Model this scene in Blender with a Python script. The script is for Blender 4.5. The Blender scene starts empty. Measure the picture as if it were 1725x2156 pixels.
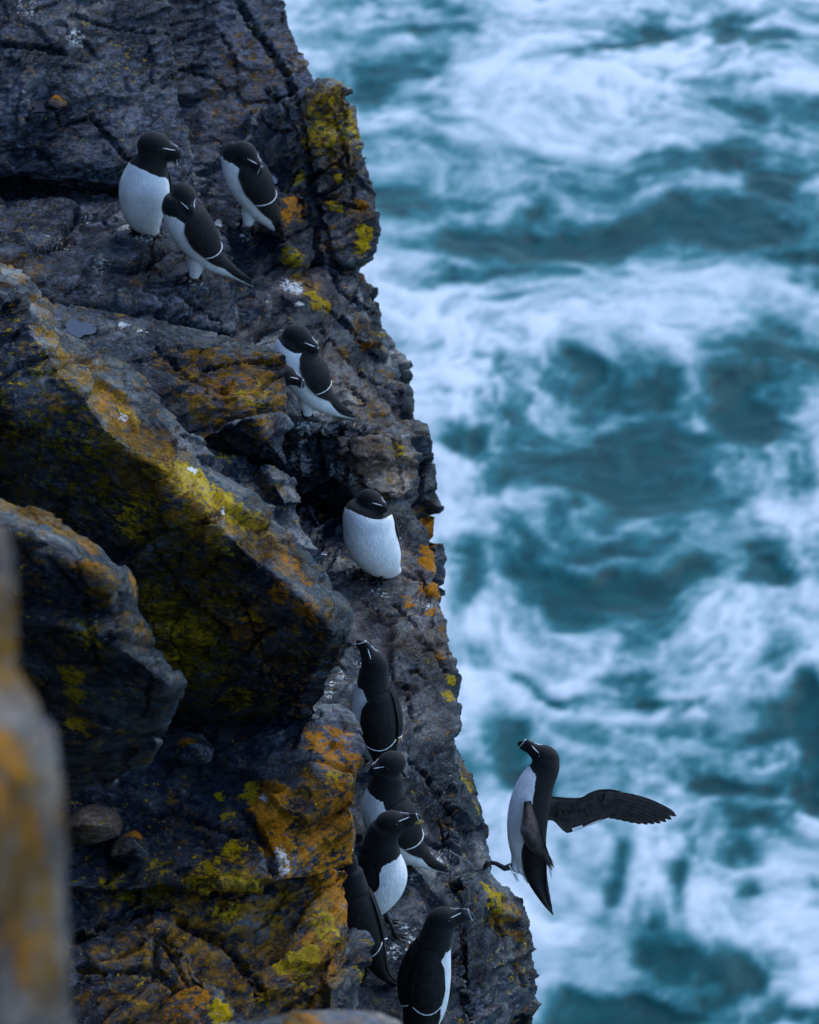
import bpy, bmesh, math, random
import numpy as np
from mathutils import Vector
from mathutils.bvhtree import BVHTree

random.seed(7)
scene = bpy.context.scene
COL = scene.collection
R = math.radians

# ------------------------------------------------------------------ camera
PITCH = R(30)
CAM = np.array([0.0, 0.0, 45.0])
RIGHT = np.array([1.0, 0.0, 0.0])
UP = np.array([0.0, math.sin(PITCH), math.cos(PITCH)])
FWD = np.array([0.0, math.cos(PITCH), -math.sin(PITCH)])
VFOV = R(14.0)
K = 2 * math.tan(VFOV / 2) / 2156.0
cam_data = bpy.data.cameras.new('camera')
cam = bpy.data.objects.new('camera', cam_data)
COL.objects.link(cam)
cam.location = CAM
cam.rotation_euler = (math.pi / 2 - PITCH, 0, 0)
cam_data.sensor_fit = 'VERTICAL'
cam_data.sensor_height = 36.0
cam_data.lens = 18.0 / math.tan(VFOV / 2)
cam_data.clip_start = 0.1
cam_data.clip_end = 12000
cam_data.dof.use_dof = True
cam_data.dof.focus_distance = 12.5
cam_data.dof.aperture_fstop = 6.2
scene.camera = cam

# ------------------------------------------------------------------ light
SUN_EL, SUN_AZ = R(48), R(35)          # azimuth measured from +Y (out to sea) towards +X
world = bpy.data.worlds.new('World')
scene.world = world
world.use_nodes = True
wt = world.node_tree
wt.nodes.clear()
sky = wt.nodes.new('ShaderNodeTexSky')
sky.sky_type = 'NISHITA'
sky.sun_disc = False
sky.sun_elevation = SUN_EL
sky.sun_rotation = SUN_AZ
sky.altitude = 50
sky.air_density = 1.0
sky.dust_density = 0.2
sky.ozone_density = 4.0
bg = wt.nodes.new('ShaderNodeBackground')
bg.inputs['Strength'].default_value = 0.15
wo = wt.nodes.new('ShaderNodeOutputWorld')
wt.links.new(sky.outputs[0], bg.inputs['Color'])
wt.links.new(bg.outputs[0], wo.inputs['Surface'])

sun_data = bpy.data.lights.new('sun', 'SUN')
sun_data.energy = 0.75
sun_data.angle = R(30)
sun_data.color = (1.0, 0.96, 0.9)
sun = bpy.data.objects.new('sun', sun_data)
COL.objects.link(sun)
sd = Vector((math.sin(SUN_AZ) * math.cos(SUN_EL), math.cos(SUN_AZ) * math.cos(SUN_EL), math.sin(SUN_EL)))
sun.rotation_euler = sd.to_track_quat('Z', 'Y').to_euler()
sun.location = (0, 20, 80)

scene.view_settings.view_transform = 'Standard'
scene.view_settings.look = 'None'
scene.view_settings.gamma = 1.0
scene.view_settings.use_curve_mapping = False
scene.view_settings.exposure = 1.2
scene.render.engine = 'CYCLES'
scene.cycles.use_denoising = True
scene.cycles.max_bounces = 6

# ------------------------------------------------------------------ helpers
def P(u, v, d):
    """Point at photo position (u, v of 1725 x 2156) and distance d along the view axis."""
    return CAM + RIGHT * ((u - 862.5) * K * d) + UP * ((1078.0 - v) * K * d) + FWD * d

def CV(x, y, z):
    """direction: right, up in the picture, towards the viewer"""
    return RIGHT * x + UP * y - FWD * z

def norm(a):
    return a / max(1e-9, float(np.linalg.norm(a)))

def link(name, me, mat=None, parent=None):
    o = bpy.data.objects.new(name, me)
    COL.objects.link(o)
    if mat is not None:
        me.materials.append(mat)
    if parent is not None:
        o.parent = parent
    return o

def mesh_from(verts, faces, smooth=True):
    me = bpy.data.meshes.new('m')
    me.from_pydata([tuple(map(float, v)) for v in verts], [], [tuple(f) for f in faces])
    me.update()
    if smooth:
        me.polygons.foreach_set('use_smooth', [True] * len(me.polygons))
    return me

def empty(name, loc):
    o = bpy.data.objects.new(name, None)
    o.empty_display_size = 0.1
    o.location = tuple(loc)
    COL.objects.link(o)
    return o

def tag(o, label=None, cat=None, group=None, kind=None):
    if label: o['label'] = label
    if cat: o['category'] = cat
    if group: o['group'] = group
    if kind: o['kind'] = kind
    return o

# ---- noise
def h3(ix, iy, iz, s):
    n = (ix.astype(np.uint32) * np.uint32(73856093)) ^ (iy.astype(np.uint32) * np.uint32(19349663)) ^ (iz.astype(np.uint32) * np.uint32(83492791)) ^ np.uint32((s * 2654435761) & 0xffffffff)
    n ^= n >> np.uint32(15); n *= np.uint32(2246822519)
    n ^= n >> np.uint32(13); n *= np.uint32(3266489917)
    n ^= n >> np.uint32(16)
    return n.astype(np.float64) / 4294967295.0

def vnoise(p, s=0):
    i = np.floor(p).astype(np.int64); f = p - i
    w = f * f * f * (f * (f * 6 - 15) + 10)
    out = 0
    for dx in (0, 1):
        wx = w[:, 0] if dx else 1 - w[:, 0]
        for dy in (0, 1):
            wy = w[:, 1] if dy else 1 - w[:, 1]
            for dz in (0, 1):
                wz = w[:, 2] if dz else 1 - w[:, 2]
                out = out + wx * wy * wz * h3(i[:, 0] + dx, i[:, 1] + dy, i[:, 2] + dz, s)
    return out * 2 - 1

def fbm(p, octv=4, s=0, gain=0.5):
    a, tot, out = 1.0, 0.0, 0
    for o in range(octv):
        out = out + a * vnoise(p * (2.03 ** o) + 17.3 * o, s + o); tot += a; a *= gain
    return out / tot

def cells(p, s=0):
    """Voronoi: F1, F2, vector to centre, cell randoms"""
    i = np.floor(p).astype(np.int64)
    n = len(p)
    f1 = np.full(n, 9.0); f2 = np.full(n, 9.0)
    vec = np.zeros((n, 3)); cid = np.zeros((n, 3), np.int64)
    for dx in (-1, 0, 1):
        for dy in (-1, 0, 1):
            for dz in (-1, 0, 1):
                cx, cy, cz = i[:, 0] + dx, i[:, 1] + dy, i[:, 2] + dz
                q = np.stack([cx + h3(cx, cy, cz, s), cy + h3(cx, cy, cz, s + 1), cz + h3(cx, cy, cz, s + 2)], 1)
                dv = p - q
                d = np.sqrt((dv * dv).sum(1))
                m = d < f1
                f2 = np.where(m, f1, np.minimum(f2, d))
                f1 = np.where(m, d, f1)
                vec[m] = dv[m]
                cid[m] = np.stack([cx, cy, cz], 1)[m]
    rnd = np.stack([h3(cid[:, 0], cid[:, 1], cid[:, 2], s + 10 + j) for j in range(4)], 1) * 2 - 1
    return f1, f2, vec, rnd

# ------------------------------------------------------------------ materials
def new_mat(name):
    m = bpy.data.materials.new(name)
    m.use_nodes = True
    nt = m.node_tree
    nt.nodes.clear()
    out = nt.nodes.new('ShaderNodeOutputMaterial')
    b = nt.nodes.new('ShaderNodeBsdfPrincipled')
    nt.links.new(b.outputs[0], out.inputs['Surface'])
    return m, nt, b

class NT:
    def __init__(self, nt): self.nt = nt
    def n(self, t, **kw):
        x = self.nt.nodes.new(t)
        for k, v in kw.items(): setattr(x, k, v)
        return x
    def l(self, a, b): self.nt.links.new(a, b)
    def attr(self, name):
        a = self.n('ShaderNodeAttribute'); a.attribute_name = name; return a.outputs['Fac']
    def noise(self, vec, scale, detail=4, rough=0.55, dist=0.0):
        x = self.n('ShaderNodeTexNoise'); x.inputs['Scale'].default_value = scale
        x.inputs['Detail'].default_value = detail; x.inputs['Roughness'].default_value = rough
        x.inputs['Distortion'].default_value = dist
        self.l(vec, x.inputs['Vector']); return x.outputs['Fac']
    def math(self, op, a, b=None, c=None):
        x = self.n('ShaderNodeMath', operation=op)
        for i, q in enumerate((a, b, c)):
            if q is None: continue
            if isinstance(q, (int, float)): x.inputs[i].default_value = q
            else: self.l(q, x.inputs[i])
        return x.outputs[0]
    def remap(self, v, a, b, c=0.0, d=1.0, smooth=True):
        x = self.n('ShaderNodeMapRange'); x.interpolation_type = 'SMOOTHSTEP' if smooth else 'LINEAR'
        self.l(v, x.inputs[0])
        for i, q in enumerate((a, b, c, d)): x.inputs[i + 1].default_value = q
        return x.outputs[0]
    def mix(self, fac, a, b):
        x = self.n('ShaderNodeMix', data_type='RGBA')
        if isinstance(fac, (int, float)): x.inputs[0].default_value = fac
        else: self.l(fac, x.inputs[0])
        for i, q in ((6, a), (7, b)):
            if isinstance(q, tuple): x.inputs[i].default_value = (*q, 1)
            else: self.l(q, x.inputs[i])
        return x.outputs[2]

def rock_material():
    m, nt, b = new_mat('wet_lichened_rock')
    g = NT(nt)
    geo = g.n('ShaderNodeNewGeometry')
    mp = g.n('ShaderNodeMapping')
    g.l(geo.outputs['Position'], mp.inputs['Vector'])
    mp.inputs['Rotation'].default_value = (R(20), R(28), R(10))
    mp.inputs['Scale'].default_value = (0.8, 0.8, 1.7)
    pos = mp.outputs[0]
    n1 = g.noise(pos, 5, 6, 0.6, 0.4)
    n2 = g.noise(pos, 58, 6, 0.70)
    n3 = g.noise(pos, 160, 4, 0.6)
    base = g.mix(g.remap(n1, 0.35, 0.68), (0.003, 0.0055, 0.011), (0.010, 0.0155, 0.027))
    base = g.mix(g.remap(n2, 0.42, 0.72, 0, 0.7), base, (0.020, 0.029, 0.048))
    base = g.mix(g.remap(n2, 0.46, 0.30, 0, 0.85), base, (0.005, 0.005, 0.007))
    mp2 = g.n('ShaderNodeMapping'); g.l(geo.outputs['Position'], mp2.inputs['Vector'])
    mp2.inputs['Rotation'].default_value = (R(35), R(38), R(-12)); mp2.inputs['Scale'].default_value = (0.45, 0.6, 2.0)
    n4 = g.noise(mp2.outputs[0], 85, 6, 0.75, 0.6)
    n5 = g.noise(mp2.outputs[0], 21, 4, 0.65, 0.8)
    base = g.mix(g.remap(n4, 0.52, 0.62, 0, 0.6), base, (0.036, 0.051, 0.082))
    base = g.mix(g.remap(n4, 0.47, 0.38, 0, 0.9), base, (0.003, 0.0035, 0.005))
    # brown weathering
    nb = g.noise(pos, 8, 5, 0.62, 0.6)
    base = g.mix(g.remap(nb, 0.56, 0.76, 0, 0.28), base, (0.045, 0.029, 0.019))
    tanf = g.math('MULTIPLY', g.attr('tan'), g.remap(n2, 0.25, 0.6, 0.35, 1.0))
    tcol = g.mix(g.remap(n2, 0.4, 0.65), (0.10, 0.066, 0.045), (0.25, 0.175, 0.12))
    base = g.mix(tanf, base, tcol)
    # patchy crusts: lichens and guano; grey also carries painted sky sheen
    lich = None
    def crust(name, scale, c1, c2, w=0.06, off=0.0, con=1.0):
        nonlocal base, lich
        nn = g.noise(pos, scale, 7, 0.68, 0.3)
        nn = g.math('MULTIPLY_ADD', nn, con, 0.5 - 0.5 * con)
        v = g.math('ADD', g.math('ADD', nn, g.attr(name)), -0.90 + off)
        f = g.remap(v, 0.0, w)
        cc = g.mix(g.remap(g.noise(pos, scale * 3.1, 4, 0.6), 0.35, 0.65), c1, c2)
        base = g.mix(f, base, cc)
        lich = f if lich is None else g.math('MAXIMUM', lich, f)
    crust('moss', 34, (0.030, 0.028, 0.002), (0.17, 0.125, 0.003), 0.22, 0.0, 1.6)
    crust('ochre', 26, (0.10, 0.050, 0.006), (0.25, 0.125, 0.010), 0.26, 0.0, 1.5)
    crust('grey', 30, (0.045, 0.053, 0.075), (0.15, 0.16, 0.19), 0.22, 0.0, 1.6)
    crust('orange', 40, (0.42, 0.155, 0.006), (0.23, 0.095, 0.010), 0.14, -0.07, 2.1)
    crust('yellow', 46, (0.46, 0.30, 0.003), (0.24, 0.165, 0.005), 0.14, -0.07, 2.1)
    crust('guano', 95, (0.75, 0.75, 0.72), (0.40, 0.41, 0.41), 0.12, -0.06, 1.8)
    g.l(base, b.inputs['Base Color'])
    rg = g.remap(g.noise(pos, 14, 5, 0.6), 0.35, 0.65, 0.10, 0.42)
    rough = g.math('ADD', rg, g.math('MULTIPLY', lich, 0.35))
    g.l(rough, b.inputs['Roughness'])
    wet = g.remap(g.noise(pos, 10, 5, 0.65, 0.5), 0.42, 0.62, 0.12, 0.62)
    g.l(g.math('MULTIPLY', wet, g.math('MULTIPLY_ADD', lich, -0.7, 1.0)), b.inputs['Specular IOR Level'])
    # relief
    vor = g.n('ShaderNodeTexVoronoi', feature='DISTANCE_TO_EDGE')
    vor.inputs['Scale'].default_value = 7
    warp = g.n('ShaderNodeVectorMath', operation='ADD')
    wn = g.n('ShaderNodeTexNoise'); wn.inputs['Scale'].default_value = 9; wn.inputs['Detail'].default_value = 3
    g.l(pos, wn.inputs['Vector'])
    sc = g.n('ShaderNodeVectorMath', operation='SCALE'); sc.inputs['Scale'].default_value = 0.14
    g.l(wn.outputs['Color'], sc.inputs[0])
    g.l(pos, warp.inputs[0]); g.l(sc.outputs[0], warp.inputs[1])
    g.l(warp.outputs[0], vor.inputs['Vector'])
    crack = g.remap(vor.outputs['Distance'], 0.0, 0.022)
    hgt = g.math('ADD', g.math('MULTIPLY', n2, 0.8), g.math('MULTIPLY', n3, 0.35))
    hgt = g.math('ADD', hgt, g.math('ADD', g.math('MULTIPLY', n4, 0.9), g.math('MULTIPLY', n5, 1.2)))
    hgt = g.math('ADD', hgt, g.math('MULTIPLY', crack, 0.30))
    hgt = g.math('ADD', hgt, g.math('MULTIPLY', lich, 0.28))
    bm = g.n('ShaderNodeBump'); g.l(g.remap(g.noise(pos, 3.2, 3, 0.6, 0.5), 0.35, 0.65, 0.25, 1.0), bm.inputs['Strength']); bm.inputs['Distance'].default_value = 0.024
    g.l(hgt, bm.inputs['Height']); g.l(bm.outputs[0], b.inputs['Normal'])
    return m
ROCK = rock_material()

def plumage_material():
    m, nt, b = new_mat('plumage')
    g = NT(nt)
    tc = g.n('ShaderNodeTexCoord')
    pos = tc.outputs['Object']
    nn = g.noise(pos, 90, 4, 0.6)
    a = g.math('ADD', g.attr('white'), g.math('MULTIPLY', g.math('SUBTRACT', nn, 0.5), 0.6))
    f = g.remap(a, -0.05, 0.05)
    n2 = g.noise(pos, 30, 3, 0.6)
    w = g.mix(g.remap(n2, 0.3, 0.7), (0.74, 0.74, 0.73), (0.88, 0.88, 0.87))
    mps = g.n('ShaderNodeMapping'); mps.inputs['Scale'].default_value = (1, 1, 0.3); g.l(pos, mps.inputs['Vector'])
    w = g.mix(g.remap(g.noise(mps.outputs[0], 160, 3, 0.6), 0.5, 0.72, 0, 0.45), w, (0.60, 0.59, 0.58))
    k = g.mix(g.remap(n2, 0.3, 0.7), (0.0035, 0.0032, 0.004), (0.007, 0.006, 0.006))
    k = g.mix(g.remap(g.noise(mps.outputs[0], 120, 4, 0.65), 0.5, 0.7, 0, 0.8), k, (0.012, 0.0095, 0.009))
    g.l(g.mix(f, k, w), b.inputs['Base Color'])
    b.inputs['Roughness'].default_value = 0.75
    b.inputs['Specular IOR Level'].default_value = 0.25
    b.inputs['Sheen Weight'].default_value = 0.05
    mp = g.n('ShaderNodeMapping'); mp.inputs['Scale'].default_value = (1, 1, 0.25)
    g.l(pos, mp.inputs['Vector'])
    bm = g.n('ShaderNodeBump'); bm.inputs['Strength'].default_value = 0.6; bm.inputs['Distance'].default_value = 0.006
    g.l(g.noise(mp.outputs[0], 220, 4, 0.6), bm.inputs['Height']); g.l(bm.outputs[0], b.inputs['Normal'])
    return m
PLUMAGE = plumage_material()

def simple_mat(name, c1, c2, rough, scale=60, bump=0.25, spec=0.3):
    m, nt, b = new_mat(name)
    g = NT(nt)
    tc = g.n('ShaderNodeTexCoord')
    nn = g.noise(tc.outputs['Object'], scale, 4, 0.6)
    g.l(g.mix(g.remap(nn, 0.3, 0.7), c1, c2), b.inputs['Base Color'])
    b.inputs['Roughness'].default_value = rough
    b.inputs['Specular IOR Level'].default_value = spec
    bm = g.n('ShaderNodeBump'); bm.inputs['Strength'].default_value = bump; bm.inputs['Distance'].default_value = 0.003
    g.l(nn, bm.inputs['Height']); g.l(bm.outputs[0], b.inputs['Normal'])
    return m
WINGM = simple_mat('dark_wing_feathers', (0.004, 0.0038, 0.004), (0.015, 0.012, 0.0115), 0.7, 70, 0.6, 0.2)
BROWNWING = simple_mat('brown_wing_feathers', (0.017, 0.0135, 0.013), (0.048, 0.037, 0.034), 0.65, 60, 0.4, 0.3)
UNDERWING = simple_mat('worn_underwing_feathers', (0.030, 0.023, 0.021), (0.085, 0.066, 0.058), 0.7, 45, 0.4, 0.2)
WHITEM = simple_mat('white_feather_edge', (0.74, 0.74, 0.74), (0.82, 0.82, 0.82), 0.7, 60, 0.1, 0.2)
BILLM = simple_mat('black_horn_bill', (0.010, 0.010, 0.012), (0.018, 0.018, 0.021), 0.38, 80, 0.15, 0.5)
GAPE = simple_mat('yellow_gape', (0.45, 0.26, 0.06), (0.5, 0.3, 0.08), 0.5, 60, 0.1, 0.4)
FOOTM = simple_mat('dark_webbed_skin', (0.010, 0.009, 0.010), (0.022, 0.019, 0.020), 0.45, 70, 0.3, 0.4)
EYEM = simple_mat('dark_eye', (0.006, 0.005, 0.005), (0.008, 0.006, 0.006), 0.12, 40, 0.0, 0.6)

# ------------------------------------------------------------------ sea
def build_sea():
    def axis(lo, hi, step, far):
        c = list(np.arange(lo, hi, step))
        s, x, post = step, hi, []
        while x < far: post.append(x); s *= 1.35; x += s
        post.append(far)
        s, x, pre = step, lo, []
        while x > -far: s *= 1.35; x -= s; pre.append(x)
        return np.array(pre[::-1] + c + post)
    xs = axis(-26, 26, 0.115, 5000)
    ys = axis(48, 135, 0.15, 5000)
    X, Y = np.meshgrid(xs, ys)
    n, mcol = Y.shape
    pts = np.stack([X.ravel(), Y.ravel()], 1)
    # photo position of each sea point (where the swell and the foam lie)
    rel = np.concatenate([pts, np.zeros((len(pts), 1))], 1) - CAM
    dep = np.maximum(rel @ FWD, 1.0)
    dark = [(1290,70,90,55,1),(1580,50,80,38,1),(850,185,90,60,.8),(1000,240,110,24,.5),(1500,335,230,42,1),(1660,385,80,55,1),
            (1130,485,250,42,1),(1450,480,270,52,1),(1080,570,140,28,.7),(1660,555,90,22,.9),(1640,745,130,52,1),(1370,840,90,62,.9),
            (1590,880,110,100,1),(1330,970,180,66,1),(1010,950,90,34,.7),(990,1230,100,66,1),(1250,1190,170,64,1),(1330,1090,70,28,.6),
            (1590,1205,80,36,.8),(1140,1385,70,22,.8),(1300,1375,80,36,.7),(1000,1510,50,70,.9),(1600,1520,90,42,.9),(1690,1570,60,80,1),
            (1500,1640,80,34,.8),(1640,1715,90,44,.9),(1040,1650,50,70,.9),(1205,1790,44,54,.8),(1470,1830,40,40,.8),(1705,1840,40,36,.8),
            (1410,1930,100,50,1),(1500,2010,120,70,1),(1350,2070,130,38,.9),(1600,2130,150,44,1),(1290,2130,90,40,.8),(1660,1000,60,30,.5),
            (1230,130,60,26,.5),(820,420,60,36,.5),(1700,90,60,40,.5),(1680,230,120,30,.5),(900,60,60,40,.5),(1180,1290,90,24,.5),(1420,1460,80,20,.4)]
    val = np.full(len(pts), 0.0)
    q3 = np.concatenate([pts * np.array([0.30, 0.20]), np.zeros((len(pts), 1))], 1)
    near = (np.abs(pts[:, 0]) < 27) & (pts[:, 1] > 47) & (pts[:, 1] < 136)
    inview = np.clip((13.5 - np.abs(pts[:, 0])) / 3, 0, 1) * np.clip((pts[:, 1] - 52) / 4, 0, 1) * np.clip((122 - pts[:, 1]) / 6, 0, 1)
    w1 = np.stack([fbm(q3 + 3.1, 3, 5), fbm(q3 + 9.7, 3, 6), np.zeros(len(pts))], 1)
    big = fbm(q3 * 1.0 + w1 * 0.9, 5, 11, 0.55)
    q4 = q3 * np.array([2.2, 2.8, 1]) + w1 * 1.6
    rid = 1 - np.abs(fbm(q4, 4, 21, 0.6)) * 2.6           # thin foam strands
    w2 = np.stack([fbm(q3 * 4 + 1.7, 3, 7), fbm(q3 * 4 + 5.2, 3, 8)], 1)
    wp = pts + w1[:, :2] * np.array([2.0, 2.6]) + w2 * np.array([0.8, 0.9])
    lace = np.zeros(len(pts))
    for (u, v, ru, rv, s) in dark:
        ray = RIGHT * ((u - 862.5) * K) + UP * ((1078 - v) * K) + FWD
        tt = -CAM[2] / ray[2]
        c = CAM + ray * tt
        sx = ru * K * tt * 1.05
        sy = rv * K * tt / math.sin(math.asin(-ray[2] / np.linalg.norm(ray))) * 1.1
        e = ((wp[:, 0] - c[0]) / sx) ** 2 + ((wp[:, 1] - c[1]) / sy) ** 2
        val = np.maximum(val, s * np.exp(-np.minimum(e, 30) ** 1.1 * 0.85))
    far = ~near
    val = val * inview + (1 - inview) * np.clip(0.35 + 1.3 * fbm(q3 * 0.55 + 31.7 + w1 * 0.5, 3, 55), 0, 1)
    val[far] = 0.4
    sq = np.concatenate([pts * np.array([0.28, 1.25]), np.zeros((len(pts), 1))], 1) + w1 * np.array([1.2, 2.6, 0])
    streak = fbm(sq, 5, 61, 0.6)
    rid2 = 1 - np.abs(fbm(q3 * np.array([4.6, 6.5, 1]) + w1 * 2.2 + 4.4, 4, 27, 0.6)) * 3.0
    cover = np.clip(0.5 + 1.2 * fbm(q3 * 0.6 + 8.8, 2, 33), 0.15, 1)
    foam = 0.81 - 1.0 * val + 0.52 * big + 0.36 * streak + (0.44 * (np.clip(rid, 0, 1) ** 1.8 - 0.22) + 0.28 * (np.clip(rid2, 0, 1) ** 1.8 - 0.20)) * (0.35 + 0.65 * cover)
    foam[far] = 0.55 + 0.5 * big[far] * np.exp(-np.hypot(pts[far, 0], pts[far, 1]) / 250)
    hgt = 0.26 * fbm(q3 * np.array([0.55, 1.1, 1]) + w1 * 0.3, 3, 31) + 0.06 * fbm(q4 * 0.9, 3, 41) + 0.10 * (foam - 0.5)
    hgt[far] *= 0.6
    verts = np.stack([pts[:, 0], pts[:, 1], hgt], 1)
    idx = np.arange(n * mcol).reshape(n, mcol)
    quads = np.stack([idx[:-1, :-1], idx[:-1, 1:], idx[1:, 1:], idx[1:, :-1]], -1).reshape(-1, 4)
    me = bpy.data.meshes.new('sea')
    me.vertices.add(len(verts)); me.vertices.foreach_set('co', verts.ravel())
    me.loops.add(quads.size); me.loops.foreach_set('vertex_index', quads.ravel())
    me.polygons.add(len(quads)); me.polygons.foreach_set('loop_start', np.arange(len(quads)) * 4)
    me.update(); me.validate()
    me.polygons.foreach_set('use_smooth', [True] * len(me.polygons))
    at = me.attributes.new('foam', 'FLOAT', 'POINT'); at.data.foreach_set('value', foam.astype(np.float32))
    m, nt, b = new_mat('foaming_sea')
    g = NT(nt)
    geo = g.n('ShaderNodeNewGeometry')
    pos = geo.outputs['Position']
    nA = g.noise(pos, 1.3, 6, 0.62, 0.8)
    nB = g.noise(pos, 5.0, 5, 0.6, 0.4)
    f0 = g.math('ADD', g.attr('foam'), g.math('MULTIPLY', g.math('SUBTRACT', nA, 0.5), 0.45))
    f0 = g.math('ADD', f0, g.math('MULTIPLY', g.math('SUBTRACT', nB, 0.5), 0.22))
    f = g.remap(f0, 0.03, 1.32, smooth=False)
    wat = g.mix(g.remap(nA, 0.3, 0.7), (0.0015, 0.038, 0.042), (0.002, 0.072, 0.072))
    thin = g.mix(g.remap(f, 0.0, 0.55), wat, (0.04, 0.21, 0.23))
    col = g.mix(g.remap(f, 0.25, 0.95), thin, (0.67, 0.69, 0.705))
    g.l(col, b.inputs['Base Color'])
    g.l(g.remap(f, 0.1, 0.6, 0.40, 0.85), b.inputs['Roughness'])
    b.inputs['Specular IOR Level'].default_value = 0.10
    b.inputs['IOR'].default_value = 1.33
    bm = g.n('ShaderNodeBump'); bm.inputs['Strength'].default_value = 0.25; bm.inputs['Distance'].default_value = 0.10
    g.l(g.math('ADD', nA, g.math('MULTIPLY', nB, 0.4)), bm.inputs['Height']); g.l(bm.outputs[0], b.inputs['Normal'])
    o = link('sea', me, m)
    tag(o, 'teal sea churned into streaks of white foam far below the cliff', kind='structure')
build_sea()

# ------------------------------------------------------------------ rock
INTO = norm(np.array([-0.55, 0.62, -0.55]))
ROCKS = []      # dicts: name, verts, faces ...

def hull_bm(bm, pts, depth, into=None):
    into = INTO if into is None else norm(into)
    w = [P(*p) for p in pts]
    c = np.mean(w, 0)
    allp = list(w) + [c + (p - c) * 0.96 + into * depth for p in w]
    vs = [bm.verts.new(tuple(p)) for p in allp]
    r = bmesh.ops.convex_hull(bm, input=vs)
    junk = [e for e in r['geom_interior'] if isinstance(e, bmesh.types.BMVert)] + [e for e in r['geom_unused'] if isinstance(e, bmesh.types.BMVert)]
    bmesh.ops.delete(bm, geom=list(set(junk)), context='VERTS')

def rock(name, hulls, depth=0.8, voxel=0.007, amp=1.0, seed=0, facet=1.0, smooth=2, into=None, pit=1.0):
    bm = bmesh.new()
    for h in hulls: hull_bm(bm, h, depth, into)
    bmesh.ops.recalc_face_normals(bm, faces=bm.faces)
    me = bpy.data.meshes.new('tmp'); bm.to_mesh(me); bm.free()
    o = bpy.data.objects.new('tmp', me); COL.objects.link(o)
    md = o.modifiers.new('r', 'REMESH'); md.mode = 'VOXEL'; md.voxel_size = voxel
    s = o.modifiers.new('s', 'SMOOTH'); s.iterations = smooth; s.factor = 0.5
    dg = bpy.context.evaluated_depsgraph_get()
    ev = bpy.data.meshes.new_from_object(o.evaluated_get(dg))
    bpy.data.objects.remove(o); bpy.data.meshes.remove(me)
    n = len(ev.vertices)
    co = np.zeros(n * 3); ev.vertices.foreach_get('co', co); co = co.reshape(-1, 3)
    no = np.zeros(n * 3); ev.vertices.foreach_get('normal', no); no = no.reshape(-1, 3)
    # bedding frame: strata tilted
    ax, ay, az = R(20), R(28), R(10)
    Rx = np.array([[1,0,0],[0,math.cos(ax),-math.sin(ax)],[0,math.sin(ax),math.cos(ax)]])
    Ry = np.array([[math.cos(ay),0,math.sin(ay)],[0,1,0],[-math.sin(ay),0,math.cos(ay)]])
    q = co @ (Rx @ Ry).T + seed * 3.7
    wq = q + 0.06 * np.stack([fbm(q * 5, 3, 51), fbm(q * 5, 3, 52), fbm(q * 5, 3, 53)], 1)
    disp = np.zeros(n)
    gate = np.clip(0.35 + 1.6 * fbm(q * 2.6, 2, 88), 0, 1)
    st = np.array([1.0, 1.0, 1.9])
    for scale, a, ck, ew, s3, thr in ((3.1, 0.050, 0.045, 0.055, np.array([1.0, 0.75, 1.8]), -0.2), (8.5, 0.018, 0.012, 0.07, np.array([0.8, 0.6, 2.3]), 0.15), (22.0, 0.0045, 0.004, 0.08, np.array([0.8, 0.7, 1.8]), 0.35)):
        f1, f2, vec, rnd = cells(wq * scale * s3, 60 + int(scale))
        tilt = (vec * rnd[:, :3]).sum(1)
        disp += facet * a * (1.0 * tilt + 0.35 * rnd[:, 3])
        e = np.clip((f2 - f1) / ew, 0, 1)
        disp -= facet * ck * (1 - e) * (rnd[:, 3] > thr) * gate
    rg = 1 - np.abs(fbm(q * 17 * st, 3, 83, 0.6)) * 3
    disp += 0.014 * fbm(q * 3.0, 3, 71) + 0.005 * fbm(q * 12.0 * st, 4, 75, 0.6) - 0.004 * np.clip(rg - 0.35, 0, 1) * pit + 0.003 * pit * fbm(q * 50 * st, 3, 79, 0.65)
    co = co + no * (disp * amp)[:, None]
    ev.vertices.foreach_set('co', co.ravel()); ev.update()
    ROCKS.append(dict(name=name, me=ev, co=co, seed=seed))
    return ROCKS[-1]

# --- the bedrock of the cliff, block by block
rock('upper_face', [[(-90,-90,15.0),(330,-90,15.3),(348,40,15.22),(352,120,15.12),(375,240,15.0),(405,330,14.93),(420,410,14.84),(330,372,14.84),(285,350,14.82),(200,344,14.80),(-90,350,14.77),(-90,200,14.8)]], 0.9, seed=1, facet=0.5, pit=1.3)
rock('upper_slab', [[(300,430,15.53),(420,560,15.38),(650,540,15.43),(655,300,15.70),(668,175,15.86),(640,130,15.90),(625,75,16.00),(600,35,16.06),(572,-15,16.13),(550,-90,16.23),(300,-90,16.18)]], 0.7, seed=2, facet=0.7)
rock('edge_block', [[(655,300,15.15),(650,200,15.35),(680,168,15.38),(722,176,15.34),(735,205,15.2),(752,225,15.28),(760,290,15.2),(740,420,15.02),(700,450,15.0)],
                    [(668,380,15.05),(720,300,15.12),(762,292,15.2),(776,345,15.15),(783,410,15.1),(796,490,15.05),(790,548,15.0),(752,560,14.98),(690,548,14.95)]], 0.6, seed=3, facet=0.6)
rock('upper_ledge', [[(-90,374,15.0),(290,370,15.02),(400,426,14.90),(450,480,14.74),(495,560,14.60),(503,600,14.52),(500,700,14.42),(440,690,14.30),(330,640,14.22),(120,640,14.15),(-90,560,14.2)],
                     [(320,640,14.24),(503,620,14.5),(500,760,14.5),(420,760,14.35)]], 0.9, seed=5, facet=0.8, pit=1.5)
rock('wet_step', [[(440,450,15.0),(560,462,15.0),(612,500,14.92),(640,545,14.85),(690,640,14.78),(700,700,14.75),(600,745,14.55),(500,760,14.5),(490,600,14.66),(470,520,14.85)]], 0.6, seed=6)
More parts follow.
